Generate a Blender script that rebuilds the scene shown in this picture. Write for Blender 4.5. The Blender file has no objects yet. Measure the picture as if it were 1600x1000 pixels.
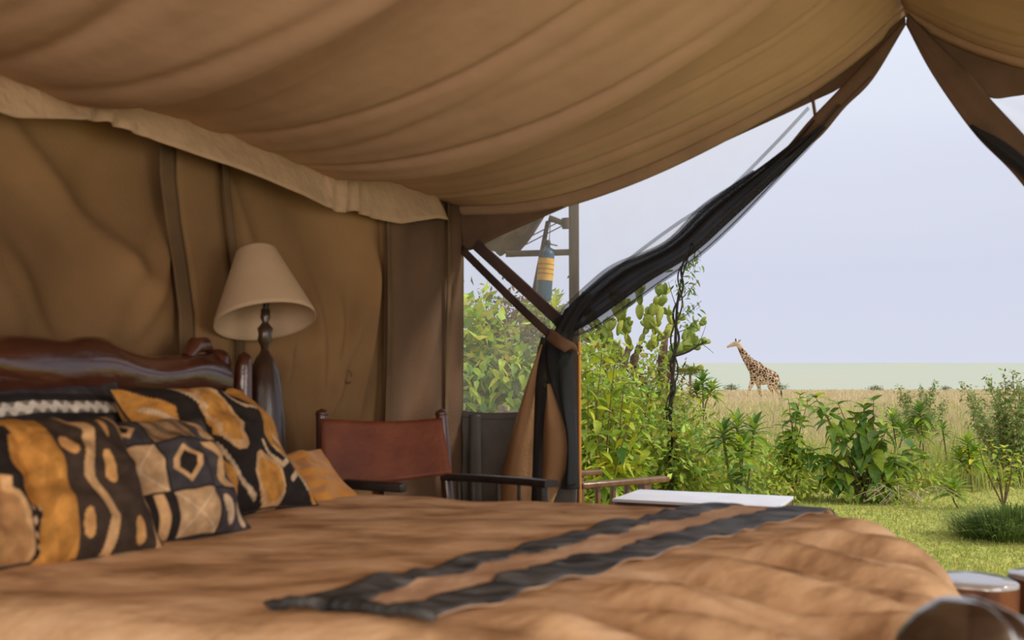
import bpy, bmesh, math, random
import numpy as np
from mathutils import Vector, Matrix, Euler, noise
R = random.Random(7)
rng = np.random.default_rng(11)
SC = bpy.context.scene
COL = SC.collection
PI = math.pi

# ------------------------------------------------------------------ camera, sky, sun, exposure
F = 1500.0; HOR = 603.0; PITCH = math.atan((HOR - 500) / F); CAMZ = 1.0
cam_d = bpy.data.cameras.new('camera'); cam = bpy.data.objects.new('camera', cam_d); COL.objects.link(cam)
cam_d.sensor_width = 36; cam_d.lens = F / 1600 * 36; cam_d.clip_end = 12000; cam_d.clip_start = .05
cam.location = (0, 0, CAMZ); cam.rotation_euler = (PI / 2 + PITCH, 0, 0)
cam_d.dof.use_dof = True; cam_d.dof.focus_distance = 14; cam_d.dof.aperture_fstop = 3.2
SC.camera = cam

w = bpy.data.worlds.new('sky'); SC.world = w; w.use_nodes = True
nt = w.node_tree; nt.nodes.clear()
o_ = nt.nodes.new('ShaderNodeOutputWorld'); bg = nt.nodes.new('ShaderNodeBackground')
tc = nt.nodes.new('ShaderNodeTexCoord'); sx = nt.nodes.new('ShaderNodeSeparateXYZ'); cr = nt.nodes.new('ShaderNodeValToRGB')
nz = nt.nodes.new('ShaderNodeTexNoise'); mp = nt.nodes.new('ShaderNodeMapping'); ma = nt.nodes.new('ShaderNodeMath'); mb = nt.nodes.new('ShaderNodeMath')
mp.inputs['Scale'].default_value = (1.2, 1.2, 9); nz.inputs['Scale'].default_value = 1.6; nz.inputs['Detail'].default_value = 3
nt.links.new(tc.outputs['Generated'], mp.inputs[0]); nt.links.new(mp.outputs[0], nz.inputs[0])
nt.links.new(tc.outputs['Generated'], sx.inputs[0])
ma.operation = 'MULTIPLY_ADD'; ma.inputs[1].default_value = .10; nt.links.new(nz.outputs[0], ma.inputs[0]); nt.links.new(sx.outputs['Z'], ma.inputs[2])
nt.links.new(ma.outputs[0], cr.inputs[0])
e = cr.color_ramp.elements
e[0].position = .05; e[0].color = (.685, .715, .845, 1)
e[1].position = .9; e[1].color = (.95, .97, 1.06, 1)
for p_, c_ in ((.16, (.66, .69, .83, 1)), (.24, (.70, .73, .86, 1)), (.42, (.82, .86, .98, 1))):
    q = cr.color_ramp.elements.new(p_); q.color = c_
nt.links.new(cr.outputs[0], bg.inputs[0]); bg.inputs[1].default_value = 1.0
nt.links.new(bg.outputs[0], o_.inputs[0])

sd = bpy.data.lights.new('sun', 'SUN'); sd.energy = 2.6; sd.angle = math.radians(9); sd.color = (1, .93, .78)
sun = bpy.data.objects.new('sun', sd); COL.objects.link(sun)
sun.rotation_euler = Vector((-.80, .10, -.62)).to_track_quat('-Z', 'Y').to_euler()      # light comes from the right, slightly behind

def area(name, loc, target, sx_, sy_, power, color):
    d = bpy.data.lights.new(name, 'AREA'); d.shape = 'RECTANGLE'; d.size = sx_; d.size_y = sy_; d.energy = power; d.color = color
    o = bpy.data.objects.new(name, d); COL.objects.link(o); o.location = loc
    o.rotation_euler = (Vector(target) - Vector(loc)).to_track_quat('-Z', 'Y').to_euler(); return o
area('rear_interior_fill', (-.7, -2.1, 1.25), (-1.0, 3.0, .85), 2.6, 1.3, 78, (1, .87, .70))  # warm fill lamp added behind the camera to brighten the interior
area('side_interior_fill', (2.15, .6, 1.3), (-1.6, 3.2, 1.3), 2.2, 1.3, 34, (1, .93, .84))  # second added fill lamp, out of view on the right

SC.view_settings.view_transform = 'Standard'; SC.view_settings.look = 'None'
SC.view_settings.exposure = 0.0; SC.view_settings.gamma = 1.0; SC.view_settings.use_curve_mapping = False
SC.cycles.max_bounces = 8; SC.cycles.transparent_max_bounces = 24; SC.cycles.diffuse_bounces = 4

# ------------------------------------------------------------------ frames
def ray(px, py):
    x = (px - 800) / F; z = (500 - py) / F
    return Vector((x, math.cos(PITCH) - z * math.sin(PITCH), math.sin(PITCH) + z * math.cos(PITCH)))
def at(px, py, d):
    r = ray(px, py); return Vector((0, 0, CAMZ)) + r * (d / r.y)
S30, C30 = .5, math.cos(math.radians(30))
def T(v, u, z=0): return Vector((C30 * v + S30 * u, -S30 * v + C30 * u, z))     # tent frame: v across, u towards the front opening
WV, FU, RV = -2.92, 4.47, -.565                                               # side wall, front plane, ridge
def on_front(px, py, u=FU):
    r = ray(px, py); return Vector((0, 0, CAMZ)) + r * (u / (r.x * S30 + r.y * C30))
def on_wall(px, py, v=WV):
    r = ray(px, py); return Vector((0, 0, CAMZ)) + r * (v / (r.x * C30 - r.y * S30))
GZ = -.15
def lerp(a, b, t): return a + (b - a) * t
def smooth(t): t = max(0, min(1, t)); return t * t * (3 - 2 * t)

# ------------------------------------------------------------------ materials
def new_mat(name):
    m = bpy.data.materials.new(name); m.use_nodes = True
    return m, m.node_tree, m.node_tree.nodes, m.node_tree.links
def mat(name, c1, c2=None, scale=8, stretch=(1, 1, 1), rough=.85, bump=.0, bscale=60, spec=.3, transl=0, coord='Object', metal=0, coat=0, detail=4, bstretch=None, attr=None, rnd=0, sheen=0):
    m, t, N, L = new_mat(name)
    b = N['Principled BSDF']; out = N['Material Output']
    c2 = c2 or c1
    tcn = N.new('ShaderNodeTexCoord'); mpn = N.new('ShaderNodeMapping'); mpn.inputs['Scale'].default_value = stretch
    L.new(tcn.outputs[coord], mpn.inputs[0])
    nn = N.new('ShaderNodeTexNoise'); nn.inputs['Scale'].default_value = scale; nn.inputs['Detail'].default_value = detail
    L.new(mpn.outputs[0], nn.inputs[0])
    rp = N.new('ShaderNodeValToRGB'); rp.color_ramp.elements[0].position = .36; rp.color_ramp.elements[1].position = .66
    rp.color_ramp.elements[0].color = (*c1, 1); rp.color_ramp.elements[1].color = (*c2, 1)
    L.new(nn.outputs[0], rp.inputs[0]); colour = rp.outputs[0]
    if attr:
        an = N.new('ShaderNodeAttribute'); an.attribute_name = attr
        mx = N.new('ShaderNodeMix'); mx.data_type = 'RGBA'; mx.blend_type = 'MULTIPLY'; mx.inputs[0].default_value = 1
        L.new(colour, mx.inputs[6]); L.new(an.outputs['Color'], mx.inputs[7]); colour = mx.outputs[2]
    if rnd:
        oi = N.new('ShaderNodeObjectInfo'); hs = N.new('ShaderNodeHueSaturation')
        mr = N.new('ShaderNodeMapRange'); mr.inputs[3].default_value = 1 - rnd; mr.inputs[4].default_value = 1 + rnd
        mh = N.new('ShaderNodeMapRange'); mh.inputs[3].default_value = .53; mh.inputs[4].default_value = .475
        L.new(oi.outputs['Random'], mr.inputs[0]); L.new(oi.outputs['Random'], mh.inputs[0])
        L.new(mr.outputs[0], hs.inputs['Value']); L.new(mh.outputs[0], hs.inputs['Hue']); L.new(colour, hs.inputs['Color']); colour = hs.outputs[0]
    L.new(colour, b.inputs['Base Color'])
    b.inputs['Roughness'].default_value = rough; b.inputs['Specular IOR Level'].default_value = spec; b.inputs['Metallic'].default_value = metal
    b.inputs['Coat Weight'].default_value = coat; b.inputs['Coat Roughness'].default_value = .12
    b.inputs['Sheen Weight'].default_value = sheen
    if bump:
        n2 = N.new('ShaderNodeTexNoise'); n2.inputs['Scale'].default_value = bscale; n2.inputs['Detail'].default_value = 3
        m2 = N.new('ShaderNodeMapping'); m2.inputs['Scale'].default_value = bstretch or stretch
        L.new(tcn.outputs[coord], m2.inputs[0]); L.new(m2.outputs[0], n2.inputs[0])
        bp = N.new('ShaderNodeBump'); bp.inputs['Strength'].default_value = bump; bp.inputs['Distance'].default_value = .02
        L.new(n2.outputs[0], bp.inputs['Height']); L.new(bp.outputs[0], b.inputs['Normal'])
    if transl:
        tr = N.new('ShaderNodeBsdfTranslucent'); mix = N.new('ShaderNodeMixShader'); mix.inputs[0].default_value = transl
        L.new(colour, tr.inputs['Color']); L.new(b.outputs[0], mix.inputs[1]); L.new(tr.outputs[0], mix.inputs[2]); L.new(mix.outputs[0], out.inputs['Surface'])
    return m
def net(name, col, see, transl=.5):
    m, t, N, L = new_mat(name); N.remove(N['Principled BSDF']); out = N['Material Output']
    d = N.new('ShaderNodeBsdfDiffuse'); d.inputs[0].default_value = (*col, 1)
    tr = N.new('ShaderNodeBsdfTranslucent'); tr.inputs[0].default_value = (*col, 1)
    m1 = N.new('ShaderNodeMixShader'); m1.inputs[0].default_value = transl; L.new(d.outputs[0], m1.inputs[1]); L.new(tr.outputs[0], m1.inputs[2])
    tp = N.new('ShaderNodeBsdfTransparent'); m2 = N.new('ShaderNodeMixShader')
    tcn = N.new('ShaderNodeTexCoord'); nn = N.new('ShaderNodeTexNoise'); nn.inputs['Scale'].default_value = 3; nn.inputs['Detail'].default_value = 5
    L.new(tcn.outputs['Object'], nn.inputs[0])
    mr = N.new('ShaderNodeMapRange'); mr.inputs[1].default_value = .3; mr.inputs[2].default_value = .7; mr.inputs[3].default_value = see - .06; mr.inputs[4].default_value = see + .06
    L.new(nn.outputs[0], mr.inputs[0]); L.new(mr.outputs[0], m2.inputs[0])
    L.new(m1.outputs[0], m2.inputs[1]); L.new(tp.outputs[0], m2.inputs[2]); L.new(m2.outputs[0], out.inputs['Surface'])
    return m

M = {}
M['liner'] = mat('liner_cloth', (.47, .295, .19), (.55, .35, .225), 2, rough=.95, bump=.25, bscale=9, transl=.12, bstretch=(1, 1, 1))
M['liner_hem'] = mat('hem_cloth', (.33, .205, .125), (.40, .25, .15), 3, rough=.95, bump=.3, bscale=25, transl=.06)
M['valance'] = mat('valance_cloth', (.41, .27, .165), (.49, .325, .20), 5, rough=.95, bump=.5, bscale=22)
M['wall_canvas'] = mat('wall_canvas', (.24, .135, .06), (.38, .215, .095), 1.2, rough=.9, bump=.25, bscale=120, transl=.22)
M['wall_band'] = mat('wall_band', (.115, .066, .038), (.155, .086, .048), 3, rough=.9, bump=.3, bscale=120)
M['seam'] = mat('seam', (.11, .065, .03), (.15, .09, .045), 6, rough=.9)
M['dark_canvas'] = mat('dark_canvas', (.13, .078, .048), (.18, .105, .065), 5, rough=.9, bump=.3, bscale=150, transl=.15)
M['tan_flap'] = mat('tan_flap', (.36, .20, .10), (.46, .26, .13), 2, rough=.9, bump=.2, bscale=60, transl=.2)
M['grey_panel'] = mat('grey_panel', (.13, .125, .12), (.18, .17, .16), 5, rough=.95, bump=.1, bscale=150)
M['net'] = net('window_net', (.90, .89, .84), .85, .7)
M['net_fold'] = net('window_net_fold', (.05, .05, .06), .42, .4)
M['black_net'] = net('black_netting', (.045, .045, .05), .34, .2)
M['black_net_thin'] = net('thin_black_netting', (.08, .08, .085), .62, .3)
M['black_net_thick'] = net('thick_black_netting', (.036, .034, .037), .14, .1)
M['strap'] = mat('strap_canvas', (.05, .030, .028), (.09, .055, .045), 6, rough=.85)
M['tie'] = mat('tie_canvas', (.15, .08, .048), (.22, .12, .07), 8, rough=.85)
M['pole_wood'] = mat('pole_wood', (.07, .045, .03), (.15, .095, .06), 5, (1, 1, .08), .7, .3, 40, coord='Object')
M['sunlit_edge'] = mat('sunlit_edge', (.75, .30, .06), (.9, .42, .1), 5, (1, 1, .1), .5)  # sunlight on the pole's edge, put into the base colour
M['rope'] = mat('rope', (.12, .09, .07), rough=.9)
M['awning'] = mat('awning_canvas', (.15, .095, .055), (.25, .165, .10), 6, rough=.95, bump=.4, bscale=30, transl=.3)
M['blue_paint'] = mat('blue_paint', (.025, .09, .19), (.035, .12, .24), 6, rough=.4)
M['label_yellow'] = mat('yellow_label', (.75, .40, .05), (.85, .5, .1), 30, rough=.6)
M['label_ink'] = mat('label_ink', (.10, .06, .03), rough=.7)
M['black_metal'] = mat('black_metal', (.04, .04, .045), rough=.45, metal=.3)
M['shade'] = mat('lamp_shade_cloth', (.60, .42, .27), (.66, .47, .31), 6, rough=.9, bump=.1, bscale=200, transl=.25)
M['lamp_dark'] = mat('lamp_dark_wood', (.030, .014, .008), (.055, .026, .014), 14, (1, 1, .3), .32, .15, 40, spec=.5, coat=.3)
M['head_wood'] = mat('headboard_wood', (.050, .013, .007), (.105, .032, .017), 7, (1, .25, 1), .3, .6, 14, spec=.5, coat=.7)
M['knob_wood'] = mat('knob_wood', (.012, .007, .005), (.05, .03, .022), 9, (1, 1, 2.5), .2, .35, 14, spec=1, coat=1)
M['log_wood'] = mat('log_side_wood', (.045, .018, .010), (.22, .075, .025), 12, (1, 1, .2), .45, .5, 14, coat=.3)
M['log_top'] = mat('log_top_wood', (.30, .27, .26), (.40, .36, .34), 12, rough=.22, spec=.8, coat=1)
M['leather'] = mat('red_brown_leather', (.135, .032, .014), (.21, .058, .024), 7, rough=.55, bump=.15, bscale=60, coat=.1)
M['chair_wood'] = mat('chair_wood', (.045, .016, .010), (.09, .032, .018), 14, (1, 1, .2), .35, coat=.5)
M['black_wood'] = mat('black_wood', (.018, .014, .014), (.035, .026, .024), 14, rough=.4, coat=.3)
M['sunny_wood'] = mat('sunny_wood', (.12, .052, .024), (.22, .10, .048), 14, (1, 1, .2), .35, coat=.5)
M['grey_wood'] = mat('grey_brown_wood', (.13, .075, .05), (.20, .12, .08), 14, (1, 1, .2), .45, coat=.3)
M['table_top'] = mat('table_top', (.62, .62, .68), (.70, .70, .77), 6, rough=.5, spec=.5)
M['table_side'] = mat('table_side', (.06, .032, .03), (.10, .05, .04), 9, rough=.4)
M['gold_cloth'] = mat('gold_cloth', (.50, .21, .035), (.64, .29, .06), 14, rough=.9, bump=.3, bscale=60, sheen=.3)
M['floor'] = mat('tent_floor', (.20, .13, .08), (.26, .17, .10), 3, rough=.8)
M['skirt'] = mat('bed_side_wood', (.05, .02, .012), rough=.4)

def print_mat(name):
    m, t, N, L = new_mat(name); b = N['Principled BSDF']
    a = N.new('ShaderNodeAttribute'); a.attribute_name = 'print'
    tcn = N.new('ShaderNodeTexCoord'); nn = N.new('ShaderNodeTexNoise'); nn.inputs['Scale'].default_value = 28; nn.inputs['Detail'].default_value = 4; L.new(tcn.outputs['Object'], nn.inputs[0])
    mr = N.new('ShaderNodeMapRange'); mr.inputs[1].default_value = .3; mr.inputs[2].default_value = .7; mr.inputs[3].default_value = .65; mr.inputs[4].default_value = 1.25; L.new(nn.outputs[0], mr.inputs[0])
    vm = N.new('ShaderNodeVectorMath'); vm.operation = 'SCALE'; L.new(a.outputs['Color'], vm.inputs[0]); L.new(mr.outputs[0], vm.inputs['Scale'])
    L.new(vm.outputs[0], b.inputs['Base Color']); b.inputs['Roughness'].default_value = .85; b.inputs['Specular IOR Level'].default_value = .25
    bp = N.new('ShaderNodeBump'); bp.inputs['Strength'].default_value = .25; bp.inputs['Distance'].default_value = .01; L.new(nn.outputs[0], bp.inputs['Height']); L.new(bp.outputs[0], b.inputs['Normal'])
    return m
M['print'] = print_mat('printed_mud_cloth')

# bedspread: mottled brown suede
def spread_mat():
    m, t, N, L = new_mat('bedspread_suede'); b = N['Principled BSDF']
    tcn = N.new('ShaderNodeTexCoord'); mpn = N.new('ShaderNodeMapping'); mpn.inputs['Scale'].default_value = (1, 2.2, 1); mpn.inputs['Rotation'].default_value = (0, 0, .5)
    L.new(tcn.outputs['Object'], mpn.inputs[0])
    nn = N.new('ShaderNodeTexNoise'); nn.inputs['Scale'].default_value = 4.5; nn.inputs['Detail'].default_value = 5; nn.inputs['Roughness'].default_value = .6; L.new(mpn.outputs[0], nn.inputs[0])
    rp = N.new('ShaderNodeValToRGB'); E_ = rp.color_ramp.elements
    E_[0].position = .32; E_[0].color = (.33, .19, .10, 1); E_[1].position = .68; E_[1].color = (.80, .56, .36, 1)
    q = E_.new(.5); q.color = (.64, .41, .235, 1)
    L.new(nn.outputs[0], rp.inputs[0]); L.new(rp.outputs[0], b.inputs['Base Color'])
    b.inputs['Roughness'].default_value = 1; b.inputs['Specular IOR Level'].default_value = .03
    n2 = N.new('ShaderNodeTexNoise'); n2.inputs['Scale'].default_value = 14; L.new(mpn.outputs[0], n2.inputs[0])
    bp = N.new('ShaderNodeBump'); bp.inputs['Strength'].default_value = .35; bp.inputs['Distance'].default_value = .02; L.new(n2.outputs[0], bp.inputs['Height']); L.new(bp.outputs[0], b.inputs['Normal'])
    return m
M['spread'] = spread_mat()
M['runner_tan'] = mat('runner_tan', (.56, .36, .23), (.76, .53, .36), 7, spec=.05, rough=1, bump=.3, bscale=40)
M['runner_black_sheen'] = mat('runner_black_sheen', (.008, .008, .010), (.14, .14, .145), 3.2, (1.5, 8, 1), .6, .9, 9, spec=.4)  # grey sheen bands across the black are painted in as stretched noise

def leafm(name, c1, c2, tr=.32, rough=.5, rnd=.28, attr=None, scale=9):
    return mat(name, c1, c2, scale, rough=rough, spec=.35, transl=tr, rnd=rnd, attr=attr)
M['leaf_yellow'] = leafm('yellow_green_leaf', (.50, .54, .03), (.68, .66, .06))
M['leaf_bright'] = leafm('bright_green_leaf', (.29, .42, .03), (.44, .54, .06))
M['leaf_mid'] = leafm('mid_green_leaf', (.15, .26, .035), (.24, .37, .055))
M['leaf_dark'] = leafm('dark_green_leaf', (.10, .175, .035), (.17, .27, .055), .25, .4)
M['leaf_olive'] = leafm('olive_leaf', (.15, .19, .045), (.25, .28, .075))
M['cloud_bright'] = leafm('bright_thicket_leaf', (.33, .43, .05), (.50, .56, .09), rnd=0, attr='tint')
M['cloud_mid'] = leafm('green_thicket_leaf', (.19, .27, .045), (.30, .38, .065), rnd=0, attr='tint')
M['cloud_airy'] = leafm('grey_green_airy_leaf', (.27, .33, .10), (.42, .46, .16), rnd=0, attr='tint')
M['cloud_brown'] = leafm('brownish_twig_leaf', (.20, .13, .06), (.30, .20, .08), rnd=0, attr='tint')
M['cloud_dark'] = leafm('dark_thicket_leaf', (.12, .16, .055), (.20, .24, .085), rnd=0, attr='tint')
M['stem_brown'] = mat('brown_stem', (.14, .09, .05), (.26, .18, .11), 30, rough=.85)
M['dry_twig'] = mat('dry_twig', (.36, .27, .17), (.52, .40, .26), 30, rough=.9)
M['stem_green'] = mat('green_stem', (.14, .16, .05), (.22, .22, .08), 30, rough=.8)
M['stem_dark'] = mat('dark_vine_bark', (.025, .02, .018), (.06, .045, .035), 30, rough=.9)
M['trunk'] = mat('twisted_trunk', (.10, .06, .04), (.28, .19, .13), 12, rough=.95, bump=.8, bscale=25)
M['pad'] = mat('cactus_pad', (.26, .31, .05), (.40, .43, .09), 9, rough=.6, rnd=.25, bump=.3, bscale=60)
M['dry_grass'] = mat('dry_grass_blade', (.56, .45, .26), (.72, .60, .37), 1, rough=.8, transl=.3, attr='tint')
M['green_grass'] = mat('green_grass_blade', (.36, .40, .10), (.54, .54, .16), 1, rough=.8, transl=.3, attr='tint')
M['dark_grass'] = mat('dark_grass_blade', (.10, .16, .035), (.20, .27, .06), 2, rough=.8, transl=.3, attr='tint')

# ------------------------------------------------------------------ mesh helpers
def tag(o, label=None, cat=None, group=None, kind=None):
    if label: o['label'] = label
    if cat: o['category'] = cat
    if group: o['group'] = group
    if kind: o['kind'] = kind
    return o
def empty(name, loc, label=None, cat=None, group=None, rz=0):
    o = bpy.data.objects.new(name, None); COL.objects.link(o); o.location = loc; o.rotation_euler = (0, 0, rz); o.empty_display_size = .1
    return tag(o, label, cat, group)
def link(name, me, parent=None, m=None, flat=False):
    if m is not None: me.materials.append(m)
    if not flat:
        me.polygons.foreach_set('use_smooth', np.ones(len(me.polygons), dtype=bool))
    o = bpy.data.objects.new(name, me); COL.objects.link(o)
    if parent is not None: o.parent = parent
    return o
class MB:
    """collects vertices and faces, builds ONE mesh object; origin is subtracted so the object sits under its parent"""
    def __init__(s): s.v = []; s.f = []
    def add(s, vs, fs):
        n = len(s.v); s.v += [tuple(v) for v in vs]; s.f += [tuple(i + n for i in f) for f in fs]; return s
    def grid(s, rows, closed=False):
        n = len(s.v); m_ = len(rows[0]); s.v += [tuple(p) for r in rows for p in r]
        for i in range(len(rows) - 1):
            for j in range(m_ if closed else m_ - 1):
                k = (j + 1) % m_; s.f.append((n + i * m_ + j, n + i * m_ + k, n + (i + 1) * m_ + k, n + (i + 1) * m_ + j))
        return s
    def cap(s, ring): s.add(ring, [tuple(range(len(ring)))]); return s
    def tube(s, pts, rad, sides=10, caps=True, flat=1.0):
        pts = [Vector(p) for p in pts]; rad = rad if hasattr(rad, '__len__') else [rad] * len(pts)
        t0 = (pts[1] - pts[0]).normalized(); a = t0.cross(Vector((0, 0, 1)))
        if a.length < .1: a = t0.cross(Vector((0, 1, 0)))
        a.normalize(); rows = []
        for i, p in enumerate(pts):
            t = (pts[min(i + 1, len(pts) - 1)] - pts[max(i - 1, 0)]).normalized()
            a = (a - t * a.dot(t)).normalized(); b = t.cross(a)
            rows.append([p + (a * math.cos(k * 2 * PI / sides) * flat + b * math.sin(k * 2 * PI / sides)) * rad[i] for k in range(sides)])
        s.grid(rows, True)
        if caps: s.cap(rows[0][::-1]); s.cap(rows[-1])
        return s
    def lathe(s, c, prof, sides=32):
        c = Vector(c); rows = [[c + Vector((r * math.cos(k * 2 * PI / sides), r * math.sin(k * 2 * PI / sides), z)) for k in range(sides)] for r, z in prof]
        return s.grid(rows, True)
    def box(s, c, sx_, sy_, sz_, rz=0, bev=.0):
        bm = bmesh.new(); bmesh.ops.create_cube(bm, size=1)
        bmesh.ops.scale(bm, vec=(sx_, sy_, sz_), verts=bm.verts)
        if bev: bmesh.ops.bevel(bm, geom=bm.edges[:], offset=bev, segments=2, affect='EDGES', profile=.7)
        bmesh.ops.rotate(bm, cent=(0, 0, 0), matrix=Matrix.Rotation(rz, 3, 'Z'), verts=bm.verts)
        bmesh.ops.translate(bm, vec=Vector(c), verts=bm.verts)
        bm.verts.index_update(); s.add([v.co[:] for v in bm.verts], [[v.index for v in f.verts] for f in bm.faces]); bm.free(); return s
    def bar(s, a, b, w_, h_, up=Vector((0, 0, 1)), bev=.004):
        a = Vector(a); b = Vector(b); x = (b - a); L_ = x.length; x.normalize(); y = Vector(up).cross(x).normalized(); z = x.cross(y)
        bm = bmesh.new(); bmesh.ops.create_cube(bm, size=1); bmesh.ops.scale(bm, vec=(L_, w_, h_), verts=bm.verts)
        if bev: bmesh.ops.bevel(bm, geom=bm.edges[:], offset=bev, segments=2, affect='EDGES', profile=.7)
        mt = Matrix((x, y, z)).transposed().to_4x4(); mt.translation = (a + b) / 2; bm.transform(mt)
        bm.verts.index_update(); s.add([v.co[:] for v in bm.verts], [[v.index for v in f.verts] for f in bm.faces]); bm.free(); return s
    def build(s, name, m, parent=None, flat=False, kind=None, solid=0):
        org = parent_origin(parent)
        me = bpy.data.meshes.new(name); me.from_pydata([tuple(Vector(v) - org) for v in s.v], [], s.f); me.update()
        o = link(name, me, parent, m, flat)
        if kind: o['kind'] = kind
        if solid:
            md = o.modifiers.new('thickness', 'SOLIDIFY'); md.thickness = solid; md.offset = 0
        return o
def parent_origin(p):
    v = Vector((0, 0, 0))
    while p is not None: v = v + Vector(p.location); p = p.parent
    return v
def struct(o): o['kind'] = 'structure'; return o

def spline(pts, n):
    """catmull-rom through points"""
    P = [Vector(p) for p in pts]; P = [P[0] * 2 - P[1]] + P + [P[-1] * 2 - P[-2]]; out = []
    segs = len(P) - 3
    for i in range(n):
        t = i / (n - 1) * segs; k = min(int(t), segs - 1); t -= k; a, b, c, d = P[k:k + 4]
        out.append(.5 * ((2 * b) + (c - a) * t + (2 * a - 5 * b + 4 * c - d) * t * t + (3 * b - a - 3 * c + d) * t ** 3))
    return out
def fbm(x, y, z=0, s=1): return noise.fractal(Vector((x * s, y * s, z * s)), 1, 2, 3)

# ================================================================== LAND
def ground_z(x, y): return GZ + .03 * noise.noise(Vector((x * .5, y * .5, 0))) * min(1, max(0, (y - 5) / 4)) + (smooth((y - 25) / 50) * .12)
def ground_mat():
    m, t, N, L = new_mat('savannah_ground'); b = N['Principled BSDF']; b.inputs['Roughness'].default_value = 1; b.inputs['Specular IOR Level'].default_value = .05
    tcn = N.new('ShaderNodeTexCoord'); sp = N.new('ShaderNodeSeparateXYZ'); L.new(tcn.outputs['Object'], sp.inputs[0])
    def nz_(sc, d=4):
        n = N.new('ShaderNodeTexNoise'); n.inputs['Scale'].default_value = sc; n.inputs['Detail'].default_value = d; L.new(tcn.outputs['Object'], n.inputs[0]); return n
    a = nz_(.45); f = nz_(22, 5)
    def ramp(src, cs):
        r = N.new('ShaderNodeValToRGB'); r.color_ramp.elements[0].position = cs[0][0]; r.color_ramp.elements[0].color = (*cs[0][1], 1)
        r.color_ramp.elements[1].position = cs[-1][0]; r.color_ramp.elements[1].color = (*cs[-1][1], 1)
        for p_, c_ in cs[1:-1]: q = r.color_ramp.elements.new(p_); q.color = (*c_, 1)
        L.new(src, r.inputs[0]); return r
    lawn = ramp(f.outputs[0], [(.3, (.26, .28, .06)), (.5, (.46, .46, .11)), (.7, (.60, .56, .18))])
    dry = ramp(a.outputs[0], [(.3, (.50, .42, .22)), (.7, (.60, .50, .30))])
    mr = N.new('ShaderNodeMapRange'); mr.inputs[1].default_value = 9; mr.inputs[2].default_value = 26
    ad = N.new('ShaderNodeMath'); ad.operation = 'MULTIPLY_ADD'; ad.inputs[1].default_value = 9; ad.inputs[2].default_value = -4.5; L.new(a.outputs[0], ad.inputs[0])
    s2 = N.new('ShaderNodeMath'); L.new(ad.outputs[0], s2.inputs[0]); L.new(sp.outputs['Y'], s2.inputs[1]); L.new(s2.outputs[0], mr.inputs[0])
    mx = N.new('ShaderNodeMix'); mx.data_type = 'RGBA'; L.new(mr.outputs[0], mx.inputs[0]); L.new(lawn.outputs[0], mx.inputs[6]); L.new(dry.outputs[0], mx.inputs[7])
    L.new(mx.outputs[2], b.inputs['Base Color'])
    bp = N.new('ShaderNodeBump'); bp.inputs['Strength'].default_value = .8; bp.inputs['Distance'].default_value = .03; L.new(f.outputs[0], bp.inputs['Height']); L.new(bp.outputs[0], b.inputs['Normal'])
    return m
ys = [-8, -4, 0, 2, 4] + [4.5 * 1.045 ** i for i in range(90)]; ys = [y for y in ys if y < 215] + [215, 225]
rows = []
for y in ys:
    wd = 14 + abs(y) * .95; rows.append([Vector((lerp(-wd, wd, k / 60), y, ground_z(lerp(-wd, wd, k / 60), y) - (.9 if y > 220 else 0))) for k in range(61)])
g = MB(); g.grid(rows); struct(g.build('ground', ground_mat()))
# far plain sinking away, then a long pale slope that rises to the skyline
def slope_mat():
    m, t, N, L = new_mat('hazed_slope'); b = N['Principled BSDF']; b.inputs['Roughness'].default_value = 1; b.inputs['Specular IOR Level'].default_value = 0
    tcn = N.new('ShaderNodeTexCoord'); mpn = N.new('ShaderNodeMapping'); mpn.inputs['Scale'].default_value = (.0012, .004, .01); L.new(tcn.outputs['Object'], mpn.inputs[0])
    n = N.new('ShaderNodeTexNoise'); n.inputs['Scale'].default_value = 4; n.inputs['Detail'].default_value = 6; L.new(mpn.outputs[0], n.inputs[0])
    r = N.new('ShaderNodeValToRGB'); E_ = r.color_ramp.elements; E_[0].position = .35; E_[0].color = (.50, .49, .39, 1); E_[1].position = .65; E_[1].color = (.44, .50, .42, 1)  # distance haze is mixed into both slope colours
    L.new(n.outputs[0], r.inputs[0]); L.new(r.outputs[0], b.inputs['Base Color']); return m
rows = []
for i in range(50):
    t = i / 49; y = lerp(205, 4200, t ** 1.5)
    z = lerp(-2.5, 0, 0) + (y - 205) / 3995 * 96 * (.72 + .28 * t) if y < 3800 else 96
    rows.append([Vector((lerp(-.95, .95, k / 40) * (y + 60), y, z - 2.2 + (3.5 * noise.noise(Vector((k * .16, i * .12, 3))) + 3 * math.sin(k * .13)) * t)) for k in range(41)])
g = MB(); g.grid(rows); struct(g.build('hills', slope_mat()))

# ------------------------------------------------------------------ vegetation tools
def leaf_mesh(name, m, width=.42, droop=.28, fold=.22, n=5, tipx=.62, wave=0):
    v = []; f = []
    for i in range(n + 1):
        t = i / n; wv = width / 2 * math.sin(PI * t ** tipx) ** .9 if 0 < i < n else .006
        x = t * (1 - .1 * droop * t); z = -droop * t * t
        v += [(x, wv, z + fold * wv), (x, 0, z), (x, -wv, z + fold * wv)]
    for i in range(n):
        a = i * 3; f += [(a, a + 3, a + 4, a + 1), (a + 1, a + 4, a + 5, a + 2)]
    me = bpy.data.meshes.new(name); me.from_pydata(v, [], f); me.materials.append(m)
    me.polygons.foreach_set('use_smooth', np.ones(len(me.polygons), dtype=bool)); me.update(); return me
LEAF = {}
for k, mm in (('yellow', 'leaf_yellow'), ('bright', 'leaf_bright'), ('mid', 'leaf_mid'), ('dark', 'leaf_dark'), ('olive', 'leaf_olive')):
    LEAF['broad_' + k] = leaf_mesh('leaf', M[mm], .50, .35)
    LEAF['lance_' + k] = leaf_mesh('leaf', M[mm], .25, .30, .35, 5, .8)
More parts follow.
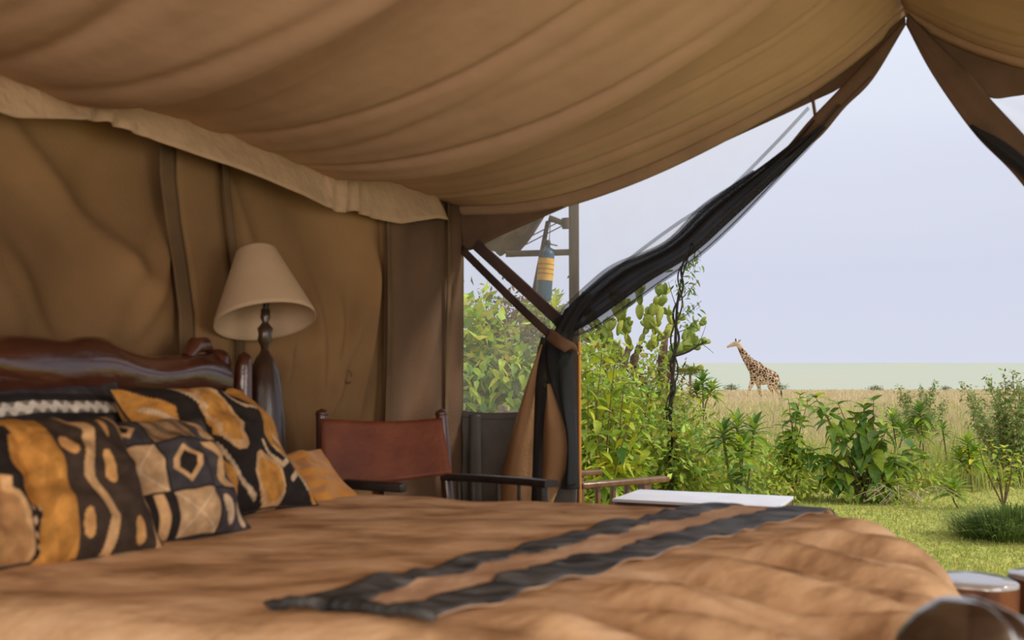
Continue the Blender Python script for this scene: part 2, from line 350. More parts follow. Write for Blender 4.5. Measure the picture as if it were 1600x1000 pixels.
def put_leaf(root, me, p, d, size, roll=0, name='leaf'):
    d = Vector(d).normalized(); up = Vector((0, 0, 1)) - d * d.z
    if up.length < .05: up = Vector((1, 0, 0))
    up.normalize(); y = up.cross(d)
    mt = Matrix((d, y, up)).transposed() @ Matrix.Rotation(roll, 3, 'X')
    o = bpy.data.objects.new(name, me); COL.objects.link(o); o.parent = root
    mb_ = mt.to_4x4() @ Matrix.Scale(size, 4); mb_.translation = Vector(p) - Vector(root.location); o.matrix_basis = mb_; return o
def pick(opts):
    x = R.random() * sum(w_ for _, w_ in opts)
    for k, w_ in opts:
        x -= w_
        if x <= 0: return LEAF[k]
    return LEAF[opts[0][0]]
def broad_shrub(name, base, tips, leaf, n_per, opts, label, cat='shrub', droopy=.5, start=.3, stem='stem_brown', sr=.009, group=None, cluster=1):
    root = empty(name, base, label, cat, group); base = Vector(base); s_ = MB()
    for tip in tips:
        tip = Vector(tip); mid = base.lerp(tip, .5) + Vector((R.uniform(-.05, .05), R.uniform(-.05, .05), .08))
        c = spline([base, mid, tip], 14); s_.tube(c, [sr * (1 - .7 * i / 13) for i in range(14)], 5)
        for k in range(n_per):
            t = start + (1 - start) * (k + R.random()) / n_per; p = c[min(13, int(t * 13))].lerp(c[min(13, int(t * 13) + 1)], .5)
            az = k * 2.4 + R.uniform(-.5, .5); el = R.uniform(-.2, .7) - droopy * .6
            for j in range(cluster):
                a2 = az + (j - (cluster - 1) / 2) * .75; dr = Vector((math.cos(a2) * math.cos(el), math.sin(a2) * math.cos(el), math.sin(el)))
                off = Vector((math.cos(az), math.sin(az), .3)) * leaf * .25 if cluster > 1 else Vector((0, 0, 0))
                put_leaf(root, pick(opts), p + off, dr, leaf * R.uniform(.7, 1.15) * (1.05 - .25 * t), R.uniform(-.5, .5))
        for j in range(4):
            az = j * 1.6 + R.random(); put_leaf(root, pick(opts), c[-1], (math.cos(az), math.sin(az), R.uniform(.1, 1)), leaf * R.uniform(.5, .8), 0)
    s_.build('stem', M[stem], root); return root
def rosette_plant(name, base, heads, leaf, n, opts, label, group=None, stem='stem_brown', sr=.008, spread=(-.3, 1.2)):
    root = empty(name, base, label, 'plant', group); base = Vector(base); s_ = MB()
    for h, fork in heads:
        h = Vector(h); b0 = base if fork is None else Vector(fork)
        c = spline([b0, b0.lerp(h, .5) + Vector((R.uniform(-.03, .03), 0, 0)), h], 10); s_.tube(c, sr, 5)
        for k in range(n):
            t = k / (n - 1); el = lerp(spread[0], spread[1], t); az = k * 2.4 + R.uniform(-.2, .2)
            put_leaf(root, pick(opts), h + Vector((0, 0, -.3 * leaf + .45 * leaf * t)), (math.cos(az) * math.cos(el), math.sin(az) * math.cos(el), math.sin(el)), leaf * R.uniform(.8, 1.1) * (1.05 - .35 * t), R.uniform(-.2, .2))
    s_.build('stem', M[stem], root); return root
def np_mesh(name, V, Fc, k, m, tint=None, parent=None, kind='stuff'):
    me = bpy.data.meshes.new(name); V = np.asarray(V, dtype=np.float32).reshape(-1, 3); Fc = np.asarray(Fc, dtype=np.int32)
    if parent is not None: V = V - np.array(parent_origin(parent), dtype=np.float32)
    me.vertices.add(len(V)); me.vertices.foreach_set('co', V.ravel()); nf = len(Fc)
    me.loops.add(nf * k); me.loops.foreach_set('vertex_index', Fc.ravel()); me.polygons.add(nf)
    me.polygons.foreach_set('loop_start', np.arange(nf, dtype=np.int32) * k); me.polygons.foreach_set('loop_total', np.full(nf, k, dtype=np.int32))
    me.update(calc_edges=True)
    if tint is not None:
        a = me.color_attributes.new('tint', 'FLOAT_COLOR', 'POINT'); c = np.ones((len(V), 4), dtype=np.float32); c[:, :3] = tint.reshape(-1, 3); a.data.foreach_set('color', c.ravel())
    o = link(name, me, parent, m, flat=True)
    if kind: o['kind'] = kind
    return o
def leaf_cloud(name, blobs, n, size, m, parent=None, kind='stuff', aspect=.45, shell=.55, droop=.3):
    """blobs: (centre, radii); folded four-sided leaves through the blobs"""
    wts = np.array([b[1][0] * b[1][1] * b[1][2] for b in blobs]) ** .67; wts = wts / wts.sum(); ix = rng.choice(len(blobs), n, p=wts)
    C = np.array([list(b[0]) for b in blobs])[ix]; Rd = np.array([list(b[1]) for b in blobs])[ix]
    d = rng.normal(size=(n, 3)); d /= np.linalg.norm(d, axis=1)[:, None]; r = (shell + (1 - shell) * rng.random(n)) * (1 + .18 * rng.normal(size=n))
    P = C + d * Rd * r[:, None]
    P[:, 2] = np.maximum(P[:, 2], GZ + .01)
    ax = d * .6 + rng.normal(size=(n, 3)) * .6; ax[:, 2] -= droop; ax /= np.linalg.norm(ax, axis=1)[:, None]
    s_ = size * (.6 + .8 * rng.random(n))[:, None]; q = np.cross(ax, rng.normal(size=(n, 3)) * .5 + np.array([0, 0, 1])); q /= np.linalg.norm(q, axis=1)[:, None] + 1e-6
    nn = np.cross(ax, q)
    V = np.stack([P, P + ax * s_ * .5 + q * s_ * aspect / 2 + nn * s_ * .08, P + ax * s_, P + ax * s_ * .5 - q * s_ * aspect / 2 + nn * s_ * .08], 1)
    b_ = np.arange(n)[:, None] * 4; Fc = np.concatenate([b_ + np.array([[0, 1, 2]]), b_ + np.array([[0, 2, 3]])], 0)
    tn = (.6 + .8 * rng.random((n, 1))) * (1 + .15 * rng.normal(size=(n, 3))); tn = np.repeat(np.clip(tn, .2, 1.8)[:, None, :], 4, 1)
    return np_mesh(name, V, Fc, 3, m, tn, parent, kind)
def grass(name, n, ymin, ymax, hmin, hmax, wid, m, xf=None, kfar=.0, parent=None, patch=None, lean=.25, label=None):
    y = np.exp(rng.uniform(math.log(ymin), math.log(ymax), n)); lo, hi = xf or (-.62, .62); x = rng.uniform(lo, hi, n) * y
    if patch: keep = patch(x, y); x = x[keep]; y = y[keep]; n = len(x)
    z = np.array([ground_z(a, b) for a, b in zip(x, y)]); h = rng.uniform(hmin, hmax, n) * (1 + .25 * rng.normal(size=n)).clip(.4, 1.7)
    wd = (wid + kfar * y) * rng.uniform(.6, 1.3, n); az = rng.uniform(0, 2 * PI, n); ln = rng.normal(size=(n, 2)) * lean
    px, py = np.cos(az) * wd / 2, np.sin(az) * wd / 2
    B = np.stack([x, y, z - .01], 1); O = np.stack([px, py, 0 * px], 1)
    mid = B + np.stack([ln[:, 0] * h * .35, ln[:, 1] * h * .35, h * .6], 1); tip = B + np.stack([ln[:, 0] * h, ln[:, 1] * h, h * (1 - .3 * np.abs(ln).sum(1)).clip(.3, 1)], 1)
    V = np.stack([B - O, B + O, mid + O * .7, mid - O * .7, tip], 1); b_ = np.arange(n)[:, None] * 5
    Fc = np.concatenate([b_ + np.array([[0, 1, 2]]), b_ + np.array([[0, 2, 3]]), b_ + np.array([[3, 2, 4]])], 0)
    tn = np.repeat((np.clip(.75 + .5 * rng.random((n, 1)) + .07 * rng.normal(size=(n, 3)), .3, 1.5))[:, None, :], 5, 1)
    return np_mesh(name, V, Fc, 3, m, tn, parent)

# ------------------------------------------------------------------ grasses
def clump(x, y, s, th): return np.array([noise.noise(Vector((a * s, b * s, 5))) > th for a, b in zip(x, y)])
o = grass('dry_grass', 95000, 15, 205, .18, .50, .008, M['dry_grass'], kfar=.00055, patch=lambda x, y: (y > 20) | clump(x, y, .8, 0), xf=(-.05, .60)); tag(o, 'tall straw-coloured dry grass covering the plain around the giraffe', 'grass')
o = grass('meadow_grass', 42000, 8.6, 48, .14, .5, .008, M['green_grass'], kfar=.0006, patch=lambda x, y: clump(x, y, .55, -.12) & ~((x > 3.0) & (y < 10.5)), xf=(.02, .60)); tag(o, 'knee-high green and yellow grass between the shrubs and the dry plain', 'grass')
o = grass('lawn_grass', 52000, 5.2, 13, .02, .055, .006, M['green_grass'], kfar=.0003, xf=(.12, .62), lean=.6); tag(o, 'short mown yellow-green lawn in front of the tent', 'lawn')

# ------------------------------------------------------------------ thickets (nobody could count these)
def gnd(px, d): return Vector(((px - 800) / F * d, d, GZ))
def pz(px, py, d): return at(px, py, d)
def hedge(root, parts):
    for nm, blobs, n, size, m in parts: leaf_cloud(nm, blobs, n, size, m, root)
# left bush mass seen through the net
h = empty('leafy_bush', gnd(760, 9), 'leafy green bush behind the netted window, left of the curtain', 'bush')
leaf_cloud('foliage', [(pz(735, 560, 8.7), (.5, .5, .62)), (pz(795, 625, 8.4), (.55, .4, .6)), (pz(850, 640, 8.3), (.55, .4, .55)), (pz(735, 510, 8.9), (.25, .3, .35)), (pz(770, 690, 8.2), (.8, .4, .5)), (pz(745, 600, 8.5), (.4, .4, .4))], 2500, .12, M['cloud_bright'], h, aspect=.6)
leaf_cloud('foliage', [(pz(770, 600, 9.3), (.8, .4, .8)), (pz(840, 630, 9.0), (.5, .4, .6)), (pz(780, 640, 8.3), (.7, .3, .6))], 2600, .10, M['cloud_dark'], h)
for k in range(110):
    p = pz(R.uniform(722, 850), R.uniform(560, 660), 7.85 + R.random() * .25); az = R.uniform(0, 6.3)
    put_leaf(h, LEAF['broad_' + R.choice(['bright', 'bright', 'mid', 'yellow'])], p, (math.cos(az), -.6, -.5), R.uniform(.09, .15), R.uniform(-.5, .5))
s_ = MB()
for k in range(9): s_.tube(spline([gnd(760 + k * 8, 8.9), pz(740 + k * 15, 600, 8.8), pz(730 + k * 16, 505 + 20 * R.random(), 8.9)], 8), .008, 5)
s_.build('stem', M['stem_brown'], h)
h = empty('twiggy_bush', gnd(800, 10.4), 'brownish twiggy bush rising behind the green bush in the netted window', 'bush')
leaf_cloud('foliage', [(pz(785, 512, 10.2), (.5, .5, .42)), (pz(835, 520, 10.2), (.5, .4, .45)), (pz(865, 560, 9.6), (.4, .4, .6)), (pz(815, 545, 8.6), (.3, .2, .35))], 4600, .06, M['cloud_brown'], h)
leaf_cloud('foliage', [(pz(850, 540, 10), (.45, .4, .5)), (pz(800, 560, 10), (.45, .4, .4))], 700, .10, M['cloud_bright'], h)
s_ = MB()
for k in range(16): s_.tube(spline([gnd(800 + k * 4, 10.4), pz(770 + k * 7, 560, 10.3), pz(745 + k * 9, 480 + 25 * R.random(), 10.3)], 8), .006, 4)
s_.build('stem', M['stem_brown'], h)
rosette_plant('lance_leaf_plant', gnd(850, 9.2), [(pz(838, 485, 9.2), None), (pz(866, 487, 9.1), None)], .26, 20, [('lance_bright', 3), ('lance_yellow', 2)], 'plant with long pointed leaves directly below the fire extinguisher')

# yellow-green broadleaf shrub against the curtain
def tips(pxs, d, jit=.25): return [pz(a, b, d + R.uniform(-jit, jit)) for a, b in pxs]
broad_shrub('broadleaf_shrub', gnd(940, 7.2), tips([(925, 575), (940, 552), (960, 570), (975, 600), (990, 640), (1005, 665), (1022, 690), (915, 640), (930, 680), (955, 655), (972, 700), (935, 730), (1000, 725), (918, 600), (948, 610), (985, 622)], 7.1), .155, 15,
            [('broad_yellow', 4), ('broad_bright', 5), ('broad_mid', 2)], 'bright yellow-green broadleaf shrub beside the gathered curtain and pole', droopy=.75)
h = empty('feathery_shrub', gnd(975, 8.6), 'loose light green thicket behind the broadleaf shrub, at the foot of the cactus', 'shrub')
leaf_cloud('foliage', [(pz(930, 620, 8.3), (.45, .4, .55)), (pz(980, 700, 8.2), (.6, .4, .5)), (pz(1030, 730, 8.0), (.5, .4, .35)), (pz(930, 740, 7.9), (.5, .4, .35)), (pz(985, 650, 9), (.45, .3, .4)), (pz(1065, 740, 8.4), (.45, .4, .3)), (pz(880, 740, 8.2), (.5, .4, .35))], 6400, .075, M['cloud_bright'], h)
leaf_cloud('foliage', [(pz(950, 690, 8.9), (.8, .35, .7)), (pz(1040, 720, 9), (.6, .35, .45))], 2600, .075, M['cloud_mid'], h)
s_ = MB()
for k in range(10): s_.tube(spline([gnd(950 + k * 9, 8.6), pz(940 + k * 12, 680, 8.6), pz(930 + k * 13, 620 + 45 * R.random(), 8.6)], 8), .008, 5)
s_.build('stem', M['stem_brown'], h)
h = tag(leaf_cloud('undergrowth', [(pz(1100, 735, 9.6), (.55, .5, .3)), (pz(1200, 752, 9.8), (.7, .5, .25)), (pz(1150, 720, 11), (.8, .5, .3)), (pz(1240, 735, 11), (.6, .5, .3)), (pz(1080, 690, 10.5), (.45, .5, .4)), (pz(1440, 740, 10.4), (.35, .3, .16)), (pz(1390, 770, 9.6), (.4, .3, .15)), (pz(1040, 775, 8.2), (.6, .3, .2))], 7000, .065, M['cloud_bright'], None), 'low tangled light green undergrowth behind the white table', 'undergrowth', kind='stuff')

# big drooping-leaf bush right of centre
broad_shrub('drooping_leaf_bush', gnd(1350, 9.6), tips([(1275, 622), (1290, 645), (1310, 632), (1335, 648), (1350, 638), (1365, 626), (1385, 672), (1400, 715), (1425, 700), (1300, 720), (1330, 735), (1370, 748), (1395, 755), (1270, 705), (1345, 700), (1290, 745), (1440, 715)], 9.6, .35), .25, 15,
            [('broad_mid', 6), ('broad_dark', 3), ('broad_bright', 4)], 'large bush with big drooping dark green leaves right of the white table', 'bush', droopy=1.15, start=.35, sr=.012)
h = empty('twig_heap', gnd(1370, 9.2) + Vector((0, 0, .05)), 'dry twigs lying at the foot of the large drooping-leaf bush', 'twigs'); s_ = MB()
for k in range(14):
    a = gnd(R.uniform(1350, 1440), R.uniform(8.8, 9.2)) + Vector((0, 0, R.uniform(.02, .12))); MB().tube(spline([a, a + Vector((R.uniform(-.25, .25), R.uniform(-.1, .1), .12)), a + Vector((R.uniform(-.4, .4), R.uniform(-.2, .1), .02))], 6), .0035, 4).build('twig', M['dry_twig'], h)
# shrub at 1240
broad_shrub('narrow_shrub', gnd(1240, 10.2), tips([(1232, 625), (1250, 618), (1262, 628), (1222, 665), (1215, 700), (1245, 680), (1262, 700), (1230, 722), (1208, 735), (1240, 650), (1220, 690)], 10.2, .3), .18, 17,
            [('broad_bright', 4), ('broad_mid', 4), ('broad_yellow', 1)], 'upright bright green shrub standing left of the drooping-leaf bush', droopy=.5)
# lance leaf plants
rosette_plant('lance_leaf_plant', gnd(1155, 8.0), [(pz(1152, 668, 8), None), (pz(1178, 672, 8.1), None), (pz(1130, 680, 7.9), None), (pz(1160, 700, 7.9), None)], .24, 26, [('lance_bright', 3), ('lance_dark', 2), ('lance_mid', 4)], 'large plant with long upright blade leaves just behind the white table', sr=.012, stem='stem_green')
broad_shrub('sapling', gnd(1158, 7.6), [pz(1155, 715, 7.6), pz(1150, 745, 7.6)], .20, 8, [('broad_dark', 3), ('broad_mid', 3)], 'low sapling with smooth oval leaves rising above the far edge of the white table', 'sapling', droopy=0, start=.55, stem='stem_green')
rosette_plant('rosette_plant', gnd(1098, 12), [(pz(1098, 598, 12), None), (pz(1088, 612, 12), pz(1100, 650, 12)), (pz(1112, 610, 12.1), pz(1100, 650, 12))], .24, 30, [('lance_mid', 4), ('lance_bright', 4)], 'thin-stemmed plant with a tuft of dark blade leaves left of the giraffe', group=None)
rosette_plant('rosette_plant', gnd(1437, 12), [(pz(1437, 645, 12), None), (pz(1432, 668, 12), pz(1437, 700, 12))], .27, 34, [('lance_mid', 3), ('lance_bright', 3), ('lance_olive', 2)], 'tallest of the blade-leaved tufts on bare stems above the drooping-leaf bush')
rosette_plant('rosette_plant', gnd(1405, 12.6), [(pz(1394, 656, 12.6), None), (pz(1410, 672, 12.6), pz(1405, 700, 12.6))], .25, 28, [('lance_mid', 3), ('lance_bright', 2)], 'blade-leaved tuft just left of the tallest bare-stemmed one')
rosette_plant('rosette_plant', gnd(1475, 12.3), [(pz(1473, 672, 12.3), None)], .19, 24, [('lance_mid', 3), ('lance_bright', 3)], 'smallest blade-leaved tuft, just right of the tallest bare-stemmed one')
rosette_plant('rosette_plant', gnd(1512, 10.5), [(pz(1512, 694, 10.5), None), (pz(1500, 718, 10.5), pz(1512, 740, 10.5)), (pz(1522, 712, 10.4), pz(1512, 740, 10.5))], .24, 26, [('lance_bright', 4), ('lance_mid', 2), ('lance_yellow', 1)], 'bright green blade-leaved plant at the left foot of the fine-leaved shrub')
rosette_plant('rosette_plant', gnd(1490, 9.1), [(pz(1490, 764, 9.1), None)], .22, 32, [('lance_bright', 3), ('lance_mid', 3)], 'low stemless star of blade leaves standing alone on the lawn edge', spread=(-.1, 1.0))
# yellow-green filler shrub at 1550,720
broad_shrub('yellow_shrub', gnd(1560, 9.2), tips([(1530, 700), (1548, 690), (1570, 700), (1590, 712), (1545, 730), (1575, 735), (1600, 730)], 9.2, .2), .10, 12, [('broad_bright', 4), ('broad_yellow', 3)], 'small yellow-green shrub on a brown stem in front of the fine-leaved shrub', droopy=.4)
# fine-leaved shrubs
def fine_shrub(name, base, d, tips_, n, label, m='cloud_mid', size=.05, sr=.007, rad=.10):
    root = empty(name, base, label, 'shrub'); s_ = MB(); blobs = []
    for a, b in tips_:
        tip = pz(a, b, d + R.uniform(-.4, .4)); mid = Vector(base).lerp(tip, .5) + Vector(((tip.x - base.x) * .12, R.uniform(-.1, .1), 0)); c = spline([base, mid, tip], 14)
        s_.tube(c, [sr * (1 - .65 * i / 13) for i in range(14)], 5)
        for i in range(5, 14): blobs.append((c[i], (rad, rad, rad * .8) if i < 13 else (rad * .4, rad * .4, rad * .8)))
    s_.build('stem', M['stem_brown'], root); leaf_cloud('foliage', blobs, n, size, M[m], root, aspect=.4, shell=.1); return root
fine_shrub('fine_leaved_shrub', gnd(1590, 11), 11, [(1506, 600), (1520, 615), (1542, 592), (1556, 606), (1570, 590), (1583, 585), (1597, 600), (1612, 580), (1630, 590), (1530, 640), (1560, 640), (1585, 640), (1610, 630), (1545, 665), (1520, 650), (1575, 670), (1600, 680), (1640, 620), (1655, 640)], 6500, 'tall airy fine-leaved shrub on thin stems nearest the right tent flap', 'cloud_airy', .055)
fine_shrub('fine_leaved_shrub', gnd(1430, 17), 17, [(1405, 605), (1418, 612), (1440, 603), (1460, 598), (1448, 615), (1475, 625), (1385, 635), (1400, 640), (1460, 640), (1430, 640)], 3800, 'grey-green fine-leaved shrub standing behind the bare-stemmed tufts', 'cloud_airy', .055)
# tussock
h = empty('grass_tussock', gnd(1575, 7.4), 'dark green grass tussock on the lawn below the fine-leaved shrub', 'grass tuft')
n = 1500; az = rng.uniform(0, 2 * PI, n); rr = rng.random(n) ** .7 * .42; bx = h.location.x + np.cos(az) * rr; by = h.location.y + np.sin(az) * rr * .7; bz = np.full(n, GZ); hh = rng.uniform(.15, .36, n) * (1 - rr)
ln = np.stack([np.cos(az) * (.25 + rr * 1.2) + .25 * rng.normal(size=n), np.sin(az) * (.25 + rr) + .25 * rng.normal(size=n)], 1) * .35
B = np.stack([bx, by, bz], 1); O = np.stack([np.sin(az), -np.cos(az), 0 * az], 1) * .005
mid = B + np.stack([ln[:, 0] * .4, ln[:, 1] * .4, hh * .75], 1); tp_ = B + np.stack([ln[:, 0], ln[:, 1], hh * .8], 1)
V = np.stack([B - O, B + O, mid + O * .8, mid - O * .8, tp_], 1); b_ = np.arange(n)[:, None] * 5
np_mesh('blades', V, np.concatenate([b_ + np.array([[0, 1, 2]]), b_ + np.array([[0, 2, 3]]), b_ + np.array([[3, 2, 4]])], 0), 3, M['dark_grass'], np.repeat(rng.uniform(.7, 1.3, (n, 1, 1)) * np.ones((1, 1, 3)), 5, 1), h)

# ------------------------------------------------------------------ cactus tree
def pad_mesh():
    bm = bmesh.new(); bmesh.ops.create_uvsphere(bm, u_segments=8, v_segments=6, radius=.5)
    for v in bm.verts: v.co = Vector(((v.co.x * (1.0 + .5 * v.co.z)) * .72, v.co.y * .24, v.co.z + .5))
    me = bpy.data.meshes.new('pad'); bm.to_mesh(me); bm.free(); me.materials.append(M['pad']); me.polygons.foreach_set('use_smooth', np.ones(len(me.polygons), dtype=bool)); return me
PAD = pad_mesh(); CD = 11.5
cact = empty('prickly_pear_tree', gnd(985, CD), 'tall tree-like prickly pear with flat green pads behind the broadleaf shrub', 'cactus')
s_ = MB()
TR = [[(990, 720), (985, 660), (972, 610), (975, 565), (985, 540)], [(1000, 720), (1010, 660), (1030, 625), (1035, 590), (1035, 560), (1040, 525)], [(980, 720), (975, 650), (955, 600), (945, 570), (940, 540)], [(1010, 700), (1020, 640), (1005, 600), (990, 570), (1000, 540)], [(1030, 600), (1050, 560), (1060, 540)], [(1035, 690), (1045, 640), (1038, 600), (1050, 575)]]
for i, t in enumerate(TR): s_.tube(spline([pz(a, b, CD + .12 * i - .3) for a, b in t], 20), [(.085 if i != 4 else .04) * (1 - .55 * k / 19) * (1 + .25 * R.uniform(-1, 1)) for k in range(20)], 8)
s_.build('trunk', M['trunk'], cact)
npads = 0
def pads(p, d, size, depth):
    global npads
    if npads > 298: return
    npads += 1; d = d.normalized(); o = bpy.data.objects.new('pad', PAD); COL.objects.link(o); o.parent = cact
    q = d.to_track_quat('Z', 'Y').to_matrix() @ Matrix.Rotation(R.uniform(0, PI), 3, 'Z'); mb_ = q.to_4x4() @ Matrix.Scale(size, 4); mb_.translation = p - cact.location; o.matrix_basis = mb_
    if depth > 0:
        for _ in range(R.choice([2, 2, 3])):
            nd = d + Vector((R.uniform(-1, 1), R.uniform(-.7, .7), R.uniform(-.25, .8))); pads(p + d * size * .9, nd, size * R.uniform(.62, .92), depth - 1)
for a, b, dx, dz in [(985, 545, -.3, 1), (975, 550, -1, .5), (1000, 540, .3, 1), (1040, 525, .5, .8), (1040, 530, -.6, .7), (940, 545, -1, .6), (940, 540, .1, 1), (960, 560, -1, .2), (1058, 545, .8, .3), (1010, 545, .8, .6), (985, 520, -.5, 1), (1010, 515, .3, 1), (950, 530, -.4, .8), (1055, 580, .6, .1), (1030, 560, 1, .3), (925, 555, -.7, .4), (1000, 500, 0, 1), (930, 520, -.4, .9), (965, 525, .2, 1), (975, 500, -.3, 1), (1020, 540, .2, 1), (1028, 505, .2, 1), (1045, 545, 1, .2), (950, 560, -.2, .6), (1065, 530, .7, .7), (915, 545, -1, .5), (990, 575, -.5, .3)]:
    pads(pz(a, b, CD + R.uniform(-.3, .3)), Vector((dx, R.uniform(-.4, .4), dz)), R.uniform(.16, .22), 2)
h = tag(leaf_cloud('dry_fronds', [(pz(1030, 640, CD), (.3, .3, .5)), (pz(965, 600, CD), (.35, .3, .3)), (pz(1055, 610, CD + .2), (.2, .3, .35)), (pz(1000, 590, CD), (.3, .3, .25))], 1100, .09, M['cloud_brown'], cact, aspect=.25), None)
leaf_cloud('foliage', [(pz(1020, 560, CD - .5), (.18, .15, .25)), (pz(1015, 600, CD - .6), (.2, .15, .4)), (pz(1035, 650, CD - .6), (.35, .2, .5)), (pz(1060, 650, CD - .4), (.3, .2, .3))], 700, .08, M['cloud_bright'], cact)

# thin dark vine-clad tree
VD = 7.9
vt = empty('slender_tree', gnd(1053, VD), 'slender dark vine-wrapped tree rising past the curtain edge, left of the giraffe', 'tree')
main = [(1053, 790), (1050, 740), (1046, 680), (1048, 640), (1050, 600), (1054, 560), (1056, 520), (1058, 480), (1064, 440), (1074, 405), (1080, 380)]
c = spline([pz(a, b, VD) for a, b in main], 60); s_ = MB(); s_.tube(c, [.022 * (1 - .75 * i / 59) for i in range(60)], 6)
s_.build('trunk', M['stem_dark'], vt); s_ = MB()
s_.tube([p + Vector((math.cos(i * .55) * .028, math.sin(i * .55) * .028, 0)) for i, p in enumerate(c)], .010, 5)
s_.tube([p + Vector((math.cos(i * .4 + 2) * .04, math.sin(i * .4 + 2) * .03, 0)) for i, p in enumerate(c[:52])], .007, 5)
s_.build('vine', M['stem_dark'], vt)
for br, r_ in (([(1053, 556), (1066, 553), (1080, 547), (1092, 539), (1104, 533)], .012), ([(1090, 540), (1097, 525), (1103, 508)], .003), ([(1096, 537), (1106, 544), (1115, 552)], .003), ([(1060, 490), (1050, 460), (1044, 440)], .004), ([(1062, 470), (1080, 450), (1092, 438)], .004), ([(1060, 500), (1075, 490), (1096, 470)], .004), ([(1058, 520), (1076, 512), (1086, 500)], .004)):
    MB().tube(spline([pz(a, b, VD) for a, b in br], 8), [r_ * (1 - .5 * i / 7) for i in range(8)], 5).build('branch', M['stem_dark'], vt)
for k in range(150):
    a, b, w_ = R.choice([(1078, 410, 12), (1080, 430, 13), (1078, 450, 12), (1075, 475, 12), (1070, 500, 14), (1062, 440, 12), (1084, 495, 9), (1082, 512, 8), (1088, 405, 6)]); az = R.uniform(0, 6.3)
    put_leaf(vt, LEAF['lance_' + R.choice(['olive', 'dark', 'mid'])], pz(a + R.gauss(0, w_ * .5), b + R.gauss(0, 9), VD + R.uniform(-.1, .1)), (math.cos(az), math.sin(az), R.uniform(-1.2, .3)), R.uniform(.05, .08), R.uniform(-1, 1))
leaf_cloud('foliage', [(pz(1047, 680, VD), (.09, .09, .4)), (pz(1052, 750, VD), (.16, .14, .25)), (pz(1062, 720, VD), (.14, .1, .2))], 700, .06, M['cloud_mid'], vt)

# far bushes and a small flat-topped tree on the plain
def far_bush(px, d, w_, hh_, label, m='cloud_dark', flat=False):
    b = empty('acacia' if flat else 'far_bush', Vector(((px - 800) / F * d, d, GZ + .12 - .3)), label, 'tree' if flat else 'bush'); b0 = Vector(b.location)
    MB().tube([b0, b0 + Vector((0, 0, hh_ * .8))], w_ * .04, 6).build('stem', M['stem_brown'], b)
    leaf_cloud('foliage', [(b0 + Vector((0, 0, hh_ * (.85 if flat else .5))), (w_ / 2, w_ / 2, hh_ * (.15 if flat else .45)))], 500, w_ * .09, M[m], b, shell=.3)
far_bush(1078, 150, 5.0, 4.4, 'tiny flat-topped tree far off beside the slender tree', flat=True)
far_bush(1218, 195, 3.2, 1.9, 'dark far bush on the plain just right of the giraffe')
far_bush(1142, 198, 3.4, 1.8, 'dark far bush on the plain left of the giraffe')
far_bush(1366, 190, 3.2, 1.5, 'low far bush on the plain above the drooping-leaf bush')
far_bush(1476, 196, 2.6, 1.4, 'low far bush on the plain left of the tall fine-leaved shrub')

# ================================================================== GIRAFFE
GD = 79.0
def gp(cx_, cy_, dy=0): return at(1100 + cx_ / 6.667, 500 + cy_ / 6.667, GD) + Vector((0, dy, 0))
def gm():
    m, t, N, L = new_mat('giraffe_coat'); b = N['Principled BSDF']; b.inputs['Roughness'].default_value = .8; b.inputs['Specular IOR Level'].default_value = .2
    tcn = N.new('ShaderNodeTexCoord'); n = N.new('ShaderNodeTexNoise'); n.inputs['Scale'].default_value = 3.5; L.new(tcn.outputs['Object'], n.inputs[0])
    mx = N.new('ShaderNodeMix'); mx.data_type = 'RGBA'; mx.blend_type = 'LINEAR_LIGHT'; mx.inputs[0].default_value = .22; L.new(tcn.outputs['Object'], mx.inputs[6]); L.new(n.outputs['Color'], mx.inputs[7])
    v = N.new('ShaderNodeTexVoronoi'); v.feature = 'DISTANCE_TO_EDGE'; v.inputs['Scale'].default_value = 4.4; L.new(mx.outputs[2], v.inputs['Vector'])
    sp = N.new('ShaderNodeSeparateXYZ'); L.new(tcn.outputs['Object'], sp.inputs[0])
    mr = N.new('ShaderNodeMapRange'); mr.inputs[1].default_value = .9; mr.inputs[2].default_value = 2.1; mr.inputs[3].default_value = .22; mr.inputs[4].default_value = .055; L.new(sp.outputs['Z'], mr.inputs[0])
    gt = N.new('ShaderNodeMath'); gt.operation = 'SUBTRACT'; L.new(v.outputs['Distance'], gt.inputs[0]); L.new(mr.outputs[0], gt.inputs[1])
    ml = N.new('ShaderNodeMath'); ml.operation = 'MULTIPLY'; ml.inputs[1].default_value = 30; ml.use_clamp = True; L.new(gt.outputs[0], ml.inputs[0])
    hd = N.new('ShaderNodeMapRange'); hd.inputs[1].default_value = 4.35; hd.inputs[2].default_value = 4.5; hd.inputs[3].default_value = 1; hd.inputs[4].default_value = .25; L.new(sp.outputs['Z'], hd.inputs[0])
    m3 = N.new('ShaderNodeMath'); m3.operation = 'MULTIPLY'; L.new(ml.outputs[0], m3.inputs[0]); L.new(hd.outputs[0], m3.inputs[1])
    m2 = N.new('ShaderNodeMix'); m2.data_type = 'RGBA'; m2.inputs[6].default_value = (.72, .55, .36, 1); m2.inputs[7].default_value = (.085, .032, .012, 1); L.new(m3.outputs[0], m2.inputs[0])
    L.new(m2.outputs[2], b.inputs['Base Color']); return m
GC = gm(); GDARK = mat('giraffe_dark_hair', (.05, .025, .014), rough=.9); GEAR = mat('giraffe_ear', (.42, .30, .2), rough=.9)
gr = empty('giraffe', gp(620, 850), 'tall spotted giraffe walking left through the dry grass', 'giraffe')
